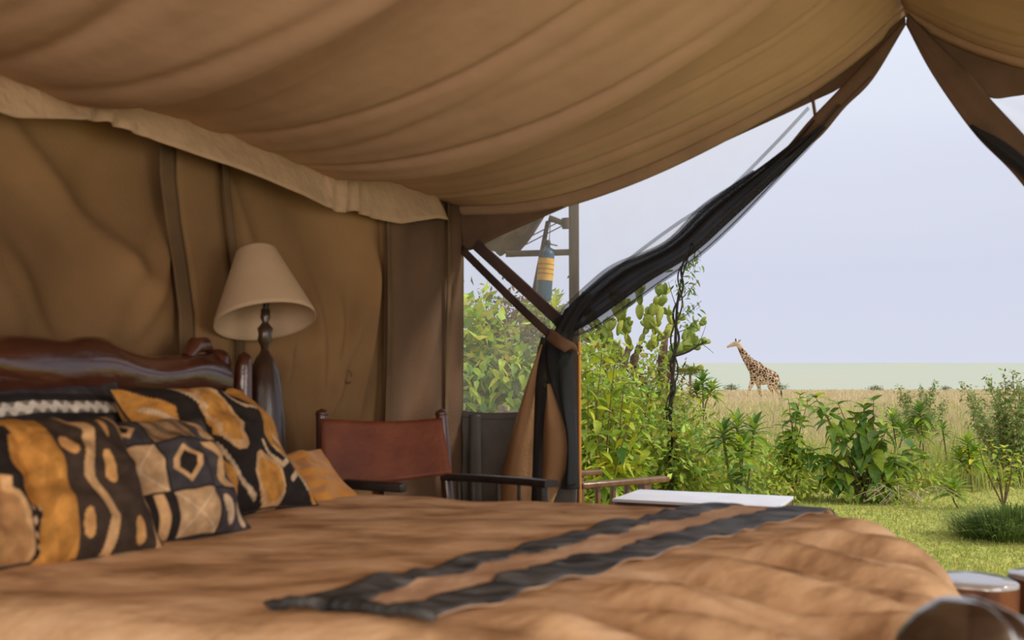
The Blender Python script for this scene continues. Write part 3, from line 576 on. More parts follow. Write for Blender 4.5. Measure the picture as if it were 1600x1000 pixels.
def skin(name, nodes, edges, rootk, m, parent, sub=2):
    org = parent_origin(parent); keys = list(nodes); me = bpy.data.meshes.new(name)
    me.from_pydata([tuple(nodes[k][0] - org) for k in keys], [(keys.index(a), keys.index(b)) for a, b in edges], []); me.materials.append(m)
    o = bpy.data.objects.new(name, me); COL.objects.link(o); o.parent = parent
    md = o.modifiers.new('skin', 'SKIN'); md.use_smooth_shade = True; md.branch_smoothing = .6
    for i, k in enumerate(keys):
        r_ = nodes[k][1]; me.skin_vertices[0].data[i].radius = r_ if isinstance(r_, tuple) else (r_, r_); me.skin_vertices[0].data[i].use_root = (k == rootk)
    s2 = o.modifiers.new('sub', 'SUBSURF'); s2.levels = s2.render_levels = sub; return o
u_ = 1 / 126.7
body = MB(); rows = []
for x, tp_y, bt_y, hw in [(478, 560, 600, .08), (484, 530, 625, .16), (500, 492, 648, .24), (528, 452, 664, .29), (558, 434, 672, .31), (590, 434, 676, .32), (615, 468, 676, .37), (660, 502, 670, .38), (700, 519, 664, .36), (738, 537, 660, .31), (762, 560, 652, .23), (777, 588, 636, .10)]:
    cy_ = (tp_y + bt_y) / 2; c = gp(x, cy_); hh_ = (bt_y - tp_y) / 2 * u_; flat_ = 1 if x > 600 else .75
    rows.append([c + Vector((0, math.cos(a) * hw * (flat_ if math.sin(a) > .3 else 1), math.sin(a) * hh_)) for a in np.linspace(0, 2 * PI, 25)[:-1]])
body.grid(rows, True); body.cap(rows[0]); body.cap(rows[-1][::-1])
def limb(nodes, dy, n=30, fl=1.0):
    P = spline([gp(a, b, dy) for a, b, _ in nodes], n); rd = np.interp(np.linspace(0, len(nodes) - 1, n), range(len(nodes)), [c_ * u_ for _, _, c_ in nodes]); body.tube(P, list(rd), 14, flat=fl)
limb([(238, 284, 9), (252, 277, 14), (275, 266, 18), (300, 256, 24), (325, 248, 28), (352, 252, 28), (368, 268, 26)], 0, fl=.8)
limb([(352, 252, 24), (366, 270, 27), (385, 305, 30), (412, 352, 36), (445, 400, 46), (482, 448, 56), (520, 500, 66), (555, 545, 72)], 0, fl=.72)
limb([(520, 590, 40), (500, 645, 29), (476, 705, 18), (457, 750, 14), (446, 795, 9.5), (434, 834, 10), (430, 850, 13)], -.18)
limb([(562, 600, 38), (572, 665, 26), (582, 722, 17), (592, 762, 14), (597, 800, 10), (597, 836, 10), (594, 852, 13)], .18)
limb([(706, 600, 50), (692, 655, 38), (684, 695, 28), (698, 728, 18), (716, 760, 14), (714, 800, 9.5), (706, 836, 10), (702, 852, 13)], -.19)
limb([(738, 610, 46), (740, 655, 36), (744, 695, 26), (764, 735, 17), (789, 770, 13.5), (804, 805, 9.5), (815, 836, 10), (813, 852, 13)], .18)
bo = body.build('body', GC, gr)
md = bo.modifiers.new('unite', 'REMESH'); md.mode = 'VOXEL'; md.voxel_size = .035; md.use_smooth_shade = True
md = bo.modifiers.new('soften', 'SMOOTH'); md.factor = .6; md.iterations = 4
for dy in (-.07, .07):
    MB().tube([gp(333, 232, dy), gp(331, 212, dy), gp(329, 194, dy)], [.05, .035, .045], 8).build('ossicone', GDARK, gr)
    MB().tube([gp(356, 232, dy * 1.5), gp(368, 216, dy * 2.6), gp(378, 204, dy * 3.2)], [.03, .065, .012], 8, flat=.5).build('ear', GEAR, gr)
    MB().lathe(gp(315, 238, dy * 2.15), [(.001, -.035), (.03, -.02), (.035, 0), (.03, .02), (.001, .035)], 8).build('eye', GDARK, gr)
mn = spline([gp(352, 226), gp(385, 258), gp(420, 318), (gp(462, 372)), gp(508, 408), gp(548, 428), gp(580, 452)], 30)
MB().tube([p + Vector((0, 0, -.02)) for p in mn], [.05] * 28 + [.04, .02], 6, flat=.35).build('mane', mat('mane_hair', (.16, .08, .04), rough=.95), gr)
MB().tube(spline([gp(765, 570), gp(782, 620), gp(795, 680), gp(802, 735)], 12), [.06 * (1 - .6 * i / 11) for i in range(12)], 8).build('tail', GC, gr)
MB().tube(spline([gp(800, 725), gp(806, 760), gp(812, 800), gp(817, 835)], 8), [.02, .05, .075, .08, .07, .055, .03, .01], 8).build('tail_tuft', GDARK, gr)

# ================================================================== TENT
# floor
g = MB(); g.grid([[T(v, u, 0) for u in (-2.6, FU - .02)] for v in (WV, 1.75)]); g.v = g.v; f_ = struct(g.build('floor', M['floor'], solid=.0))
g = MB(); a, b, c, d = T(WV, FU, 0), T(1.75, FU, 0), T(1.75, FU, GZ - .1), T(WV, FU, GZ - .1); g.add([a, b, c, d], [(0, 1, 2, 3)]); struct(g.build('trim_1', M['table_side']))
# roof liner: swags between ribs
PV = [-3.05, -2.92, -2.6, -2.3, -2.15, -1.83, -1.49, -1.18, -.86, -.565]; PZ = [2.03, 2.015, 2.00, 2.02, 2.045, 2.11, 2.21, 2.325, 2.45, 2.68]
def prof(v): return float(np.interp(v, PV, PZ))
_pv = np.linspace(-2.92, -.565, 60); _raw = np.array([prof(a) for a in _pv]); _k = np.ones(9) / 9
_sm = np.convolve(np.pad(_raw, 4, mode='edge'), _k, 'valid'); _sm[-5:] = _raw[-5:]; _sm[0] = _raw[0]
def sag(t): return float(np.interp(t, np.linspace(0, 1, 60), _sm))
RIBS = [-2.6, -1.6, -.45, .85, 2.14, 3.45, 4.44]
def liner_pt(t, u):
    v = lerp(WV, RV, t); z = sag(t)
    k = max(i for i in range(len(RIBS) - 1) if RIBS[i] <= u + 1e-6) if u < RIBS[-1] else len(RIBS) - 2
    q = min(1, max(0, (u - RIBS[k]) / (RIBS[k + 1] - RIBS[k])))
    # cloth hangs deepest just behind each rib's far side, so it overlaps the crease
    belly = ((.25 * q ** .9 + .75 * q ** 2.6) * (1 - q ** 34) * (.20 if k < 5 else .06)) * math.sin(PI * min(1, t * .90 + .06)) ** .6
    fan = 0
    for fk in range(7):
        c_ = .07 + fk * .13 + .03 * math.sin(fk * 4.1 + k) + (.06 - .02 * fk) * math.cos(2.6 * t + fk); wd_ = .016 + .014 * abs(math.sin(fk * 1.9 + k)); fan += math.exp(-((q - c_ - .03 * math.sin(4 * t + fk * 2)) / wd_) ** 2) * (.011 + .010 * math.sin(fk * 2.3 + k * 1.7)) * max(0, math.sin(PI * min(1, max(0, t * .8 + .12 + .1 * math.sin(fk * 3 + k))))) ** 1.5
    z -= belly * .9; z += fan * 1.3
    z += .012 * noise.noise(Vector((t * 2.2, u * 5, 1))) + .006 * noise.noise(Vector((t * 3, u * 14, 2)))
    return v, z
US = []
for i in range(len(RIBS) - 1):
    n = 70 if i >= 3 else 24; US += [lerp(RIBS[i], RIBS[i + 1], j / n) for j in range(n)]
US.append(RIBS[-1])
g = MB(); g.grid([[T(*((lambda p: (p[0], u, p[1]))(liner_pt(t, u)))) for t in np.linspace(0, 1, 70)] for u in US])
ceil = struct(g.build('ceiling', M['liner'], solid=.004))
def mirror_pt(t, u): v, z = liner_pt(t, u + .0); return 2 * RV - v, z - .012
g = MB(); g.grid([[T(*((lambda p: (p[0], u, p[1]))(mirror_pt(t, u)))) for t in np.linspace(0, 1, 50)] for u in US])
g.build('roof_panel', M['liner'], ceil, solid=.004)
# hem band along the front edge of the liner
HT = np.linspace(0, 1, 70)
def hem_pt(t, side, lo):
    v, z = liner_pt(t, RIBS[-1]); dpt = .085 * (.55 + .45 * math.sin(PI * min(1, t + .15))) * (1 if t < .97 else .6); z2 = z - dpt * lo
    if side > 0: v = 2 * RV - v; z2 -= .012
    return T(v, FU - .03 + .03 * lo - .02 * math.sin(lo * 3.1), z2)
for side in (-1, 1):
    g = MB(); g.grid([[hem_pt(t, side, l_) for t in HT] for l_ in (0, .3, .7, 1)]); g.build('hem', M['liner_hem'], ceil, solid=.006)
# valance hanging along the eave of the side wall, pinched at the ribs
VU = [-2.6, -1.6, -.45, .2, .85, 1.2, 1.79, 2.0, 2.14, 2.47, 3.0, 3.38, 3.47, 3.6, 3.8, 4.0, 4.11, 4.2]
VZ = [1.93, 1.93, 1.92, 1.85, 1.93, 1.86, 1.84, 1.89, 1.915, 1.88, 1.83, 1.79, 1.815, 1.80, 1.80, 1.85, 1.875, 1.88]
g = MB(); rows = []
for l_ in np.linspace(0, 1, 9):
    row = []
    for u in np.linspace(-2.6, 4.2, 260):
        zt = liner_pt(0, u)[1] + .02; zb = float(np.interp(u, VU, VZ)); near = sum(math.exp(-((u - r_) / .13) ** 2) for r_ in RIBS)
        row.append(T(WV + .035 + .05 * l_ * (1 + .4 * math.sin(u * 5)) + near * .022 * math.sin(u * 70 + l_ * 3) + .010 * noise.noise(Vector((u * 6, l_ * 1.4, 0))), u, lerp(zt, zb, l_)))
    rows.append(row)
g.grid(rows); val = g.build('valance', M['valance'], ceil, solid=.006)
# outer canvas roof above the liner (keeps the sky out) - left and right slopes
g = MB(); g.grid([[T(v, u, z) for v, z in ((WV - .35, 2.02), (WV, 2.10), (RV, 2.95), (2 * RV - WV, 2.10))] for u in (-2.7, 0, 2, 4.52)]); g.build('roof_canvas', M['dark_canvas'], ceil, solid=.01)

# side wall behind the bed
def wall_pt(u, z):
    f = .030 * noise.noise(Vector((u * 1.1 + z * .9, z * .5, 0))) + .018 * noise.noise(Vector((u * 3.3 + z * 2.2, z * .8, 4)))
    f += .035 * math.exp(-((u - 3.56 - (z - 1.2) * .32) / .07) ** 2) * smooth((1.75 - z) / .4) - .02 * math.exp(-((u - 3.46 - (z - 1.2) * .3) / .06) ** 2)
    f += .040 * math.exp(-((u - 2.40 + (z - 1.2) * -.35) / .08) ** 2) * smooth((1.6 - z) / .3)
    f += .030 * math.exp(-((u - 3.02 - (1.3 - z) * .25) / .05) ** 2)
    f += .05 * math.exp(-((u - 2.36 - (z - 1.55) * .5) / .11) ** 2) * smooth((1.8 - z) / .35) - .045 * math.exp(-((u - 2.17 - (z - 1.6) * .55) / .12) ** 2)
    f += .06 * math.exp(-((u - 1.75 - (z - 1.4) * -.5) / .08) ** 2) + .05 * math.exp(-((u - 2.05 - (1.7 - z) * .9) / .07) ** 2) * smooth((z - 1.25) / .2) + .028 * noise.noise(Vector((u * 2.4 - z * 1.6, z * 1.1, 8)))
    f += .045 * math.exp(-((u - 3.42 - (z - 1.2) * .10) / .045) ** 2) * smooth((1.5 - z) / .3) * smooth((z - .8) / .2) - .05 * smooth((u - 3.6) / .25)
    for c_, sl, am, wd, z0, z1 in ((3.62, .20, .045, .035, .7, 1.75), (3.50, .42, .035, .03, .6, 1.45), (3.30, -.12, .030, .035, .8, 1.6), (3.12, .34, .035, .04, .6, 1.35), (2.93, -.30, .03, .035, .9, 1.7), (2.30, .62, .045, .045, 1.1, 1.8), (1.95, -.45, .04, .05, 1.0, 1.6)):
        f += am * math.exp(-((u - c_ - (z - 1.2) * sl) / wd) ** 2) * smooth((z - z0) / .15) * smooth((z1 - z) / .25)
    f -= .16 * smooth((z - 1.15) / .8) * (1 - smooth((u - 3.3) / .4))
    return T(WV + f * (1 if u < 3.8 else .15), u, z)
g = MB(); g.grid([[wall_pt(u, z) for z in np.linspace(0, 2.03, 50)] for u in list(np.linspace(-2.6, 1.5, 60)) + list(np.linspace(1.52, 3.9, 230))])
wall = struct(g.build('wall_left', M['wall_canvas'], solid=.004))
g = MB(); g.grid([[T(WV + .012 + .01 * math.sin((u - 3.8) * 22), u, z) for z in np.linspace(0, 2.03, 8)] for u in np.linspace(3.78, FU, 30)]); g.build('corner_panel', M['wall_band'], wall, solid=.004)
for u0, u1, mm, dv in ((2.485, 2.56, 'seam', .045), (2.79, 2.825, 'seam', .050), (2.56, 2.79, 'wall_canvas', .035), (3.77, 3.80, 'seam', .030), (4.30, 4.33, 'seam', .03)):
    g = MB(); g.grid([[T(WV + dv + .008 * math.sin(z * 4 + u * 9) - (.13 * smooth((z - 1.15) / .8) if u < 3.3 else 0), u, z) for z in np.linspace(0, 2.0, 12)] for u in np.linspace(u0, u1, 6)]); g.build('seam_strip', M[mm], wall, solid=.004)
# small sewn mark (loop) on the wall
c = on_wall(544, 589, WV + .05); g = MB(); g.tube([c + Vector((math.cos(a) * .016, 0, math.sin(a) * .030)) for a in np.linspace(0, 5.6, 14)], .004, 5); g.build('canvas_loop', M['seam'], wall)

# front corner canvas wedges (gable) on the front plane
def front_poly(name, pix, m, u, parent=None, solid=.006, nseg=1):
    g = MB(); vs = [on_front(a, b, u) for a, b in pix]; g.add(vs, [tuple(range(len(vs)))]); return g.build(name, m, parent, flat=True, solid=solid)
def front_strip(name, A, B, m, u, parent=None, n=40, cols=9, bulge=.03, waves=2.0, solid=.004, ph=0, amp=.012):
    a = spline([on_front(p, q, u) for p, q in A], n); b = spline([on_front(p, q, u) for p, q in B], n); nrm = T(0, -1) ; g = MB(); rows = []
    for i in range(n):
        rows.append([a[i].lerp(b[i], k / (cols - 1)) + nrm * (bulge * math.sin(PI * k / (cols - 1)) + amp * math.sin(waves * 2 * PI * k / (cols - 1) + ph + i * .05)) for k in range(cols)])
    g.grid(rows); return g.build(name, m, parent, solid=solid)
gable = empty('wall_front', T(RV, FU, 0)); gable['kind'] = 'structure'
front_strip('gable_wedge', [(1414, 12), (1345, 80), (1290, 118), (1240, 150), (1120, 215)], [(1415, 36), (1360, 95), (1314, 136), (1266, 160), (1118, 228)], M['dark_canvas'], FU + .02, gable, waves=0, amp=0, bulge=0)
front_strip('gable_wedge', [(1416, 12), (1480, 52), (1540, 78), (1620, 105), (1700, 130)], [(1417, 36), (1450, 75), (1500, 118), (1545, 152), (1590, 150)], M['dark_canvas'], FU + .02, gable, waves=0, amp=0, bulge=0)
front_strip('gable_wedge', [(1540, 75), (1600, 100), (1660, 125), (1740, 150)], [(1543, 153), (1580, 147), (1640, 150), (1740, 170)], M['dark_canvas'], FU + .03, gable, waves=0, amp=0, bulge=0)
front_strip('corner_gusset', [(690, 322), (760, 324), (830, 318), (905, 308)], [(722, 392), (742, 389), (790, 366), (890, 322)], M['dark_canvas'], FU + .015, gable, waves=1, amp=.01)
MB().bar(on_front(1269, 148, FU + .03), on_front(1275, 188, FU + .03), .03, .012).build('webbing', M['dark_canvas'], gable)
# left corner post strip at wall end
g = MB(); g.grid([[T(WV + dv, FU + du, z) for z in (0, .7, 1.4, 1.95)] for dv, du in ((-.02, -.05), (.005, -.02), (.012, .02))]); g.build('corner_binding', M['wall_band'], gable, solid=.01)
# fixed netted window, from the corner to the door curtain
netw = empty('window_1', T(WV, FU + .04, 0)); netw['kind'] = 'structure'
g = MB()
up = spline([on_front(a, b, FU + .04) for a, b in [(712, 330), (800, 322), (870, 318), (1000, 270), (1100, 225), (1200, 172), (1268, 140), (1316, 120)]], 40)
dn = spline([on_front(a, b, FU + .04) for a, b in [(712, 800), (760, 800), (820, 700), (880, 520), (980, 440), (1100, 340), (1230, 240), (1318, 132)]], 40)
g.grid([[up[i].lerp(dn[i], k / 10) + T(0, .01 * math.sin(i * .8 + k * .3)) for k in range(11)] for i in range(40)]); g.build('netting', M['net'], netw)
up = [(1262, 166), (1200, 232), (1130, 300), (1060, 345), (985, 400), (903, 465)]
front_strip('net_fold', up, [(a + 3.5, b + 4.5) for a, b in up], M['net_fold'], FU - .005, netw, cols=4, bulge=.004, amp=0, solid=0)
for dx, dy in ((0, 0), (38, -30)): front_strip('net_fold', [(1105 + dx, 318 + dy), (1050 + dx, 362 + dy), (990 + dx, 398 + dy), (930 + dx, 452 + dy)], [(1106 + dx, 324 + dy), (1056 + dx, 369 + dy), (998 + dx, 404 + dy), (936 + dx, 459 + dy)], M['net'], FU, netw, cols=3, bulge=0, amp=0, solid=0, n=20)
lowp = front_strip('lower_panel', [(712, 641), (770, 646), (900, 641)], [(712, 860), (780, 860), (900, 860)], M['grey_panel'], FU + .02, netw, cols=24, waves=2.5, amp=.008, bulge=0)
front_strip('panel_border', [(712, 640), (770, 645), (900, 640)], [(712, 651), (770, 656), (900, 651)], M['grey_panel'], FU + .008, netw, cols=3, amp=0, bulge=0)
front_strip('net_overlap', [(733, 648), (733, 690), (732, 740), (734, 790)], [(752, 648), (752, 690), (753, 740), (754, 790)], M['grey_panel'], FU + .006, netw, cols=4, amp=.004, bulge=.01)
# right netted window
netr = empty('window_2', T(RV + .4, FU + .04, 0)); netr['kind'] = 'structure'
front_strip('netting', [(1538, 140), (1600, 130), (1700, 130), (1950, 200)], [(1545, 156), (1600, 215), (1700, 330), (1900, 530)], M['net'], FU + .04, netr, amp=.006, bulge=0, solid=0)

# door curtain: netting and canvas gathered to the left and tied
cur = empty('door_curtain', T(-2.25, FU - .05, 0), 'black net and tan canvas door curtain gathered and tied beside the wooden pole', 'curtain')
OUT = [(1416, 38), (1363, 125), (1320, 168), (1272, 226), (1224, 276), (1152, 350), (1094, 402), (1032, 445), (989, 476), (935, 512), (896, 528)]
INN = [(1410, 36), (1340, 106), (1295, 158), (1236, 226), (1180, 268), (1102, 323), (1042, 380), (965, 415), (925, 445), (890, 478), (868, 506)]
k4 = lambda a, b, t: [(lerp(p[0], q[0], t), lerp(p[1], q[1], t)) for p, q in zip(a, b)]
front_strip('canvas_border', [(1412, 34), (1345, 104), (1300, 152), (1262, 192), (1225, 236), (1196, 262)], [(1416, 38), (1364, 124), (1321, 168), (1280, 216), (1240, 240), (1198, 266)], M['dark_canvas'], FU - .045, cur, amp=.004, bulge=.012, waves=1)
front_strip('black_netting', [(1275, 190)] + k4(INN, OUT, .02)[3:], [(1277, 192)] + k4(INN, OUT, .40)[3:], M['black_net'], FU - .02, cur, n=60, cols=14, waves=3, amp=.02)
front_strip('black_netting', [(1288, 196)] + k4(INN, OUT, .22)[3:], [(1290, 198)] + k4(INN, OUT, .76)[3:], M['black_net_thick'], FU - .06, cur, n=60, cols=14, waves=2.5, amp=.02, ph=1)
front_strip('black_netting', k4(INN, OUT, .60)[2:], k4(INN, OUT, .97)[2:], M['black_net_thin'], FU - .03, cur, n=60, cols=12, waves=2, amp=.015, ph=2)
front_strip('black_netting', [(1180, 268)] + k4(INN, OUT, -.12)[5:], [(1182, 270)] + k4(INN, OUT, .35)[5:], M['black_net_thin'], FU + .01, cur, n=50, cols=12, waves=2, amp=.02, ph=3)
MB().tube([p + T(0, -.05) for p in spline([on_front(a, b, FU) for a, b in OUT[1:]], 60)], .003, 5).build('edge_cord', M['black_net_thick'], cur)
# gathered knot
kn = spline([on_front(a, b, FU - .09) for a, b in [(912, 470), (896, 492), (884, 512), (874, 535), (866, 560)]], 14); g = MB(); rows = []
for i, p in enumerate(kn):
    r_ = .098 - .030 * math.sin(PI * i / 13); ax = T(.85, 0, .0) * 1 + Vector((0, 0, .35)); ax.normalize(); n_ = T(0, -1)
    rows.append([p + ax * math.cos(a) * r_ * (1 + .13 * math.sin(a * 7)) + n_ * math.sin(a) * r_ * .6 * (1 + .13 * math.sin(a * 7)) for a in np.linspace(0, 2 * PI, 49)[:-1]])
g.grid(rows, True); g.build('gathered_netting', M['black_net_thick'], cur)
# skirt below the tie: alternating tan canvas and black netting folds
def skirt(nm, A, B, m, off, bulge, waves=.0, amp=0): front_strip(nm, A, B, m, FU + off, cur, n=36, cols=12, bulge=bulge, waves=waves, amp=amp, solid=.003)
skirt('canvas_flap', [(850, 538), (828, 590), (808, 650), (792, 710), (778, 770), (765, 850)], [(862, 540), (848, 600), (842, 660), (836, 720), (833, 780), (830, 860)], M['tan_flap'], -.06, .07)
skirt('black_netting', [(846, 526), (838, 560), (836, 620), (834, 680), (832, 740), (828, 860)], [(872, 530), (868, 570), (862, 620), (856, 680), (850, 740), (846, 860)], M['black_net_thick'], -.10, .03)
skirt('canvas_flap', [(862, 600), (852, 640), (849, 680), (848, 730), (847, 765), (846, 800)], [(866, 600), (880, 650), (890, 690), (886, 730), (872, 765), (858, 800)], M['tan_flap'], -.12, .06)
skirt('black_netting', [(862, 528), (866, 580), (872, 630), (880, 670), (884, 720), (878, 764)], [(896, 540), (898, 590), (900, 650), (902, 710), (903, 740), (904, 764)], M['black_net'], -.10, .04, 1.5, .012)
skirt('black_netting', [(852, 524), (856, 580), (874, 630), (889, 680), (888, 720), (884, 758)], [(894, 530), (893, 590), (892, 640), (896, 680), (898, 720), (898, 758)], M['black_net'], -.13, .04, 1.5, .014)
# straps: narrow tie strap round the gather, and the brace pole
tie = [(722, 392), (770, 438), (820, 486), (852, 516)]
g = MB()
def ribbon(pts, wd, m, nm, parent, th=.006, off=-.14):
    P = spline([on_front(a, b, FU + off * k_) for a, b, k_ in pts], 40); g = MB(); rows = []
    for i, p in enumerate(P):
        t = (P[min(39, i + 1)] - P[max(0, i - 1)]).normalized(); s__ = t.cross(T(0, 1)).normalized(); rows.append([p + s__ * wd * k for k in (-.5, -.17, .17, .5)])
    g.grid(rows); return g.build(nm, m, parent, solid=th)
ribbon([(720, 388, .1), (770, 438, .4), (820, 487, .8), (856, 520, 1.1), (875, 534, 1.45), (897, 546, 1.1)], .042, M['strap'], 'tie_strap', cur)
ribbon([(858, 522, 1.25), (874, 534, 1.62), (890, 543, 1.5), (900, 549, .9)], .062, M['tie'], 'tie_loop', cur)
MB().bar(on_front(744, 382, FU - .0), on_front(876, 503, FU - .0), .02, .062).build('brace', M['strap'], gable)
# right flap
flap = empty('door_curtain', T(RV + .3, FU - .03, 0), 'dark canvas and net door flap hanging from the peak to the right', 'curtain')
front_strip('canvas_border', [(1418, 20), (1458, 60), (1510, 110), (1548, 155), (1590, 200), (1660, 275), (1800, 420), (1960, 560)], [(1416, 40), (1450, 105), (1490, 166), (1530, 218), (1580, 268), (1640, 340), (1770, 480), (1930, 620)], M['dark_canvas'], FU - .03, flap, amp=.004, bulge=.01)
front_strip('black_netting', [(1520, 196), (1575, 226), (1640, 280), (1720, 360), (1850, 480), (1990, 600)], [(1516, 200), (1560, 245), (1602, 280), (1680, 375), (1800, 500), (1940, 650)], M['black_net'], FU - .055, flap, cols=10, waves=2, amp=.012)

# ------------------------------------------------------------------ outside frame, extinguisher, awning
PD = 5.28
frm = empty('veranda_frame', Vector(((897 - 800) / F * PD, PD, GZ)), 'wooden pole frame with crossbars outside the tent corner', 'pole frame')
px_ = (897.5 - 800) / F * PD
MB().bar((px_, PD, GZ), (px_, PD, 2.15), .055, .055, up=Vector((0, 1, 0)), bev=.008).build('pole', M['pole_wood'], frm)
MB().bar((px_ + .026, PD - .012, .3), (px_ + .026, PD - .012, 1.24), .014, .04, up=Vector((0, 1, 0)), bev=.003).build('sunlit_pole_edge', M['sunlit_edge'], frm)  # thin orange strip standing in for sunlight along the pole's right edge
MB().tube([at(790, 397, PD + .02), at(893, 394, PD + .02)], .018, 10).build('crossbar', M['pole_wood'], frm)
MB().tube([at(857, 341, PD), at(868, 344, PD), at(880, 349, PD), at(893, 349, PD)], [.02, .016, .016, .018], 10).build('crossbar', M['pole_wood'], frm)
MB().tube([at(884, 341, PD - .01), at(885, 357, PD - .01)], .024, 10).build('joint', M['pole_wood'], frm)
MB().tube([at(856, 346, PD + .05), at(834, 462, PD + .05)], [.013, .017], 10).build('stay', M['pole_wood'], frm)
for a, b in (((873, 347), (800, 384)), ((884, 350), (802, 392))): MB().tube([at(*a, PD), at(*b, PD + .1)], .0035, 5).build('rope', M['rope'], frm)
ext = empty('fire_extinguisher', at(852, 470, PD - .05), 'small blue fire extinguisher with yellow label hanging outside', 'extinguisher')
Et = at(855, 388, PD - .05); Eb = at(849, 470, PD - .05); axis = (Et - Eb); hl = axis.length
def ext_part(nm, prof_, m, sides=28):
    q = axis.to_track_quat('Z', 'Y'); mb_ = MB(); mb_.lathe((0, 0, 0), prof_, sides); mb_.v = [tuple(Eb + q @ Vector(v)) for v in mb_.v]; return mb_.build(nm, m, ext)
rr = .043
ext_part('cylinder', [(.001, 0), (rr * .8, 0), (rr, .012), (rr, hl - .035), (rr * .93, hl - .02), (rr * .6, hl - .006), (rr * .3, hl + .002), (.001, hl + .002)], M['blue_paint'])
ext_part('label', [(rr + .0012, hl * .38), (rr + .0012, hl * .80)], M['label_yellow'])
for k in range(3): ext_part('label_print', [(rr + .0022, hl * (.50 + k * .09)), (rr + .0022, hl * (.512 + k * .09))], M['label_ink'])
ext_part('neck', [(.018, hl - .004), (.016, hl + .02), (.02, hl + .024), (.014, hl + .045), (.001, hl + .045)], M['black_metal'])
MB().bar(at(858, 381, PD - .05), at(871, 384, PD - .06), .012, .006, bev=.001).build('handle', M['black_metal'], ext)
MB().bar(at(857, 386, PD - .05), at(868, 392, PD - .06), .012, .006, bev=.001).build('lever', M['black_metal'], ext)
MB().tube(spline([at(854, 384, PD - .06), at(849, 392, PD - .1), at(847, 402, PD - .1)], 8), .006, 6).build('hose', M['black_metal'], ext)
MB().tube([at(858, 379, PD - .05), at(859, 362, PD - .03), at(860, 346, PD)], .0025, 5).build('hanging_wire', M['rope'], ext)
awn = MB(); A_ = spline([at(722, 340, 5.4), at(770, 335, 5.42), at(835, 328, 5.45), at(872, 312, 5.45)], 20); B_ = spline([at(738, 386, 5.4), at(758, 391, 5.45), at(784, 397, 5.5), at(808, 399, 5.5)], 20)
awn.grid([[A_[i].lerp(B_[i], k / 8) + Vector((0, .02 * math.sin(k), .012 * math.sin(i * 1.3 + k))) for k in range(9)] for i in range(20)])
o = awn.build('awning_corner', M['awning'], solid=.006); tag(o, 'weathered canvas corner of the outer awning, left of the fire extinguisher', 'awning')

# ================================================================== BED
BV = Vector((math.cos(math.radians(16)), -math.sin(math.radians(16)), 0)); BU = Vector((-BV.y, BV.x, 0)); BO = Vector((-1.29, 1.83, 0))
BL, BW, BH = 1.93, 1.70, .62
def bp(s, t, z=0): return BO + BV * s + BU * t + Vector((0, 0, z))
bed = empty('bed', bp(.95, .85), 'large bed with brown suede bedspread and carved dark headboard', 'bed')
def foot(t): return BL + .17 * math.sin(PI * min(1, max(0, (t + .05) / 1.78))) ** .8 - .015
RR = .16
def top_h(s, t):
    z = BH + .010 * noise.noise(Vector((s * 2.2, t * 2.2, 0))) + .006 * noise.noise(Vector((s * 6, t * 3, 7)))
    w_ = smooth((s - 1.25) / .6)
    # soft creases running towards the foot end
    wx, wy = BO.x + BV.x * s + BU.x * t, BO.y + BV.y * s + BU.y * t; rel = ((wx + .125) * .784 - (wy - 1.55) * .62); al = wx * .62 + wy * .784
    if rel > 0: z += smooth(rel / .2) * (.026 * math.sin(al * 46 + 3 * noise.noise(Vector((wx * 2.5, wy * 2.5, 3)))) + .016 * math.sin(al * 21 + rel * 6 + 2 * noise.noise(Vector((wx * 3, wy * 3, 6))))) - .035 * smooth(rel / .5)
    z += .007 * math.sin((s * .3 - t) * 21 + 3 * noise.noise(Vector((s * 1.3, t * 1.8, 9)))) * (1 - w_) * .6
    return z
def spread_pt(a, b):
    """a along the bed, b across; past the edges the cloth rolls over and hangs"""
    es = max(0, a - (foot(min(BW, max(0, b))) - .12)); et = max(0, b - (BW - .06)) if b > BW / 2 else max(0, .06 - b)
    sgn = 1 if b > BW / 2 else -1; s0 = a - es; t0 = b - sgn * et; e = math.hypot(es, et)
    if e < 1e-6: return bp(a, b, top_h(a, b))
    ds, dt = es / e, sgn * et / e; r_ = RR * (abs(ds)) + .10 * abs(dt)
    if e < r_ * PI / 2: out, dn = r_ * math.sin(e / r_), r_ * (1 - math.cos(e / r_))
    else: out, dn = r_ + .10 * (e - r_ * PI / 2), r_ + (e - r_ * PI / 2) * .98
    ph = ((BO.x + BV.x * a + BU.x * b) * .62 + (BO.y + BV.y * a + BU.y * b) * .784) * 46; fold = min(1, dn / .25) * .016 * (math.sin(ph + 2 * noise.noise(Vector((a * 2, b * 2, 5)))) + .5 * math.sin(ph * 2.3 + 1))
    p = bp(s0 + ds * (out + fold), t0 + dt * (out + fold), top_h(s0, t0) - dn); p.z = max(p.z, .06); return p
g = MB(); A__ = np.linspace(-.22, BL + .62, 190); B__ = np.linspace(-.52, BW + .5, 150)
g.grid([[spread_pt(a, b) for b in B__] for a in A__]); g.build('bedspread', M['spread'], bed, solid=.006)
g = MB(); c = bp(.82, .85, .31); g.box(c, 1.98, 1.5, .42, rz=-math.radians(16), bev=.05); g.build('mattress', M['skirt'], bed)
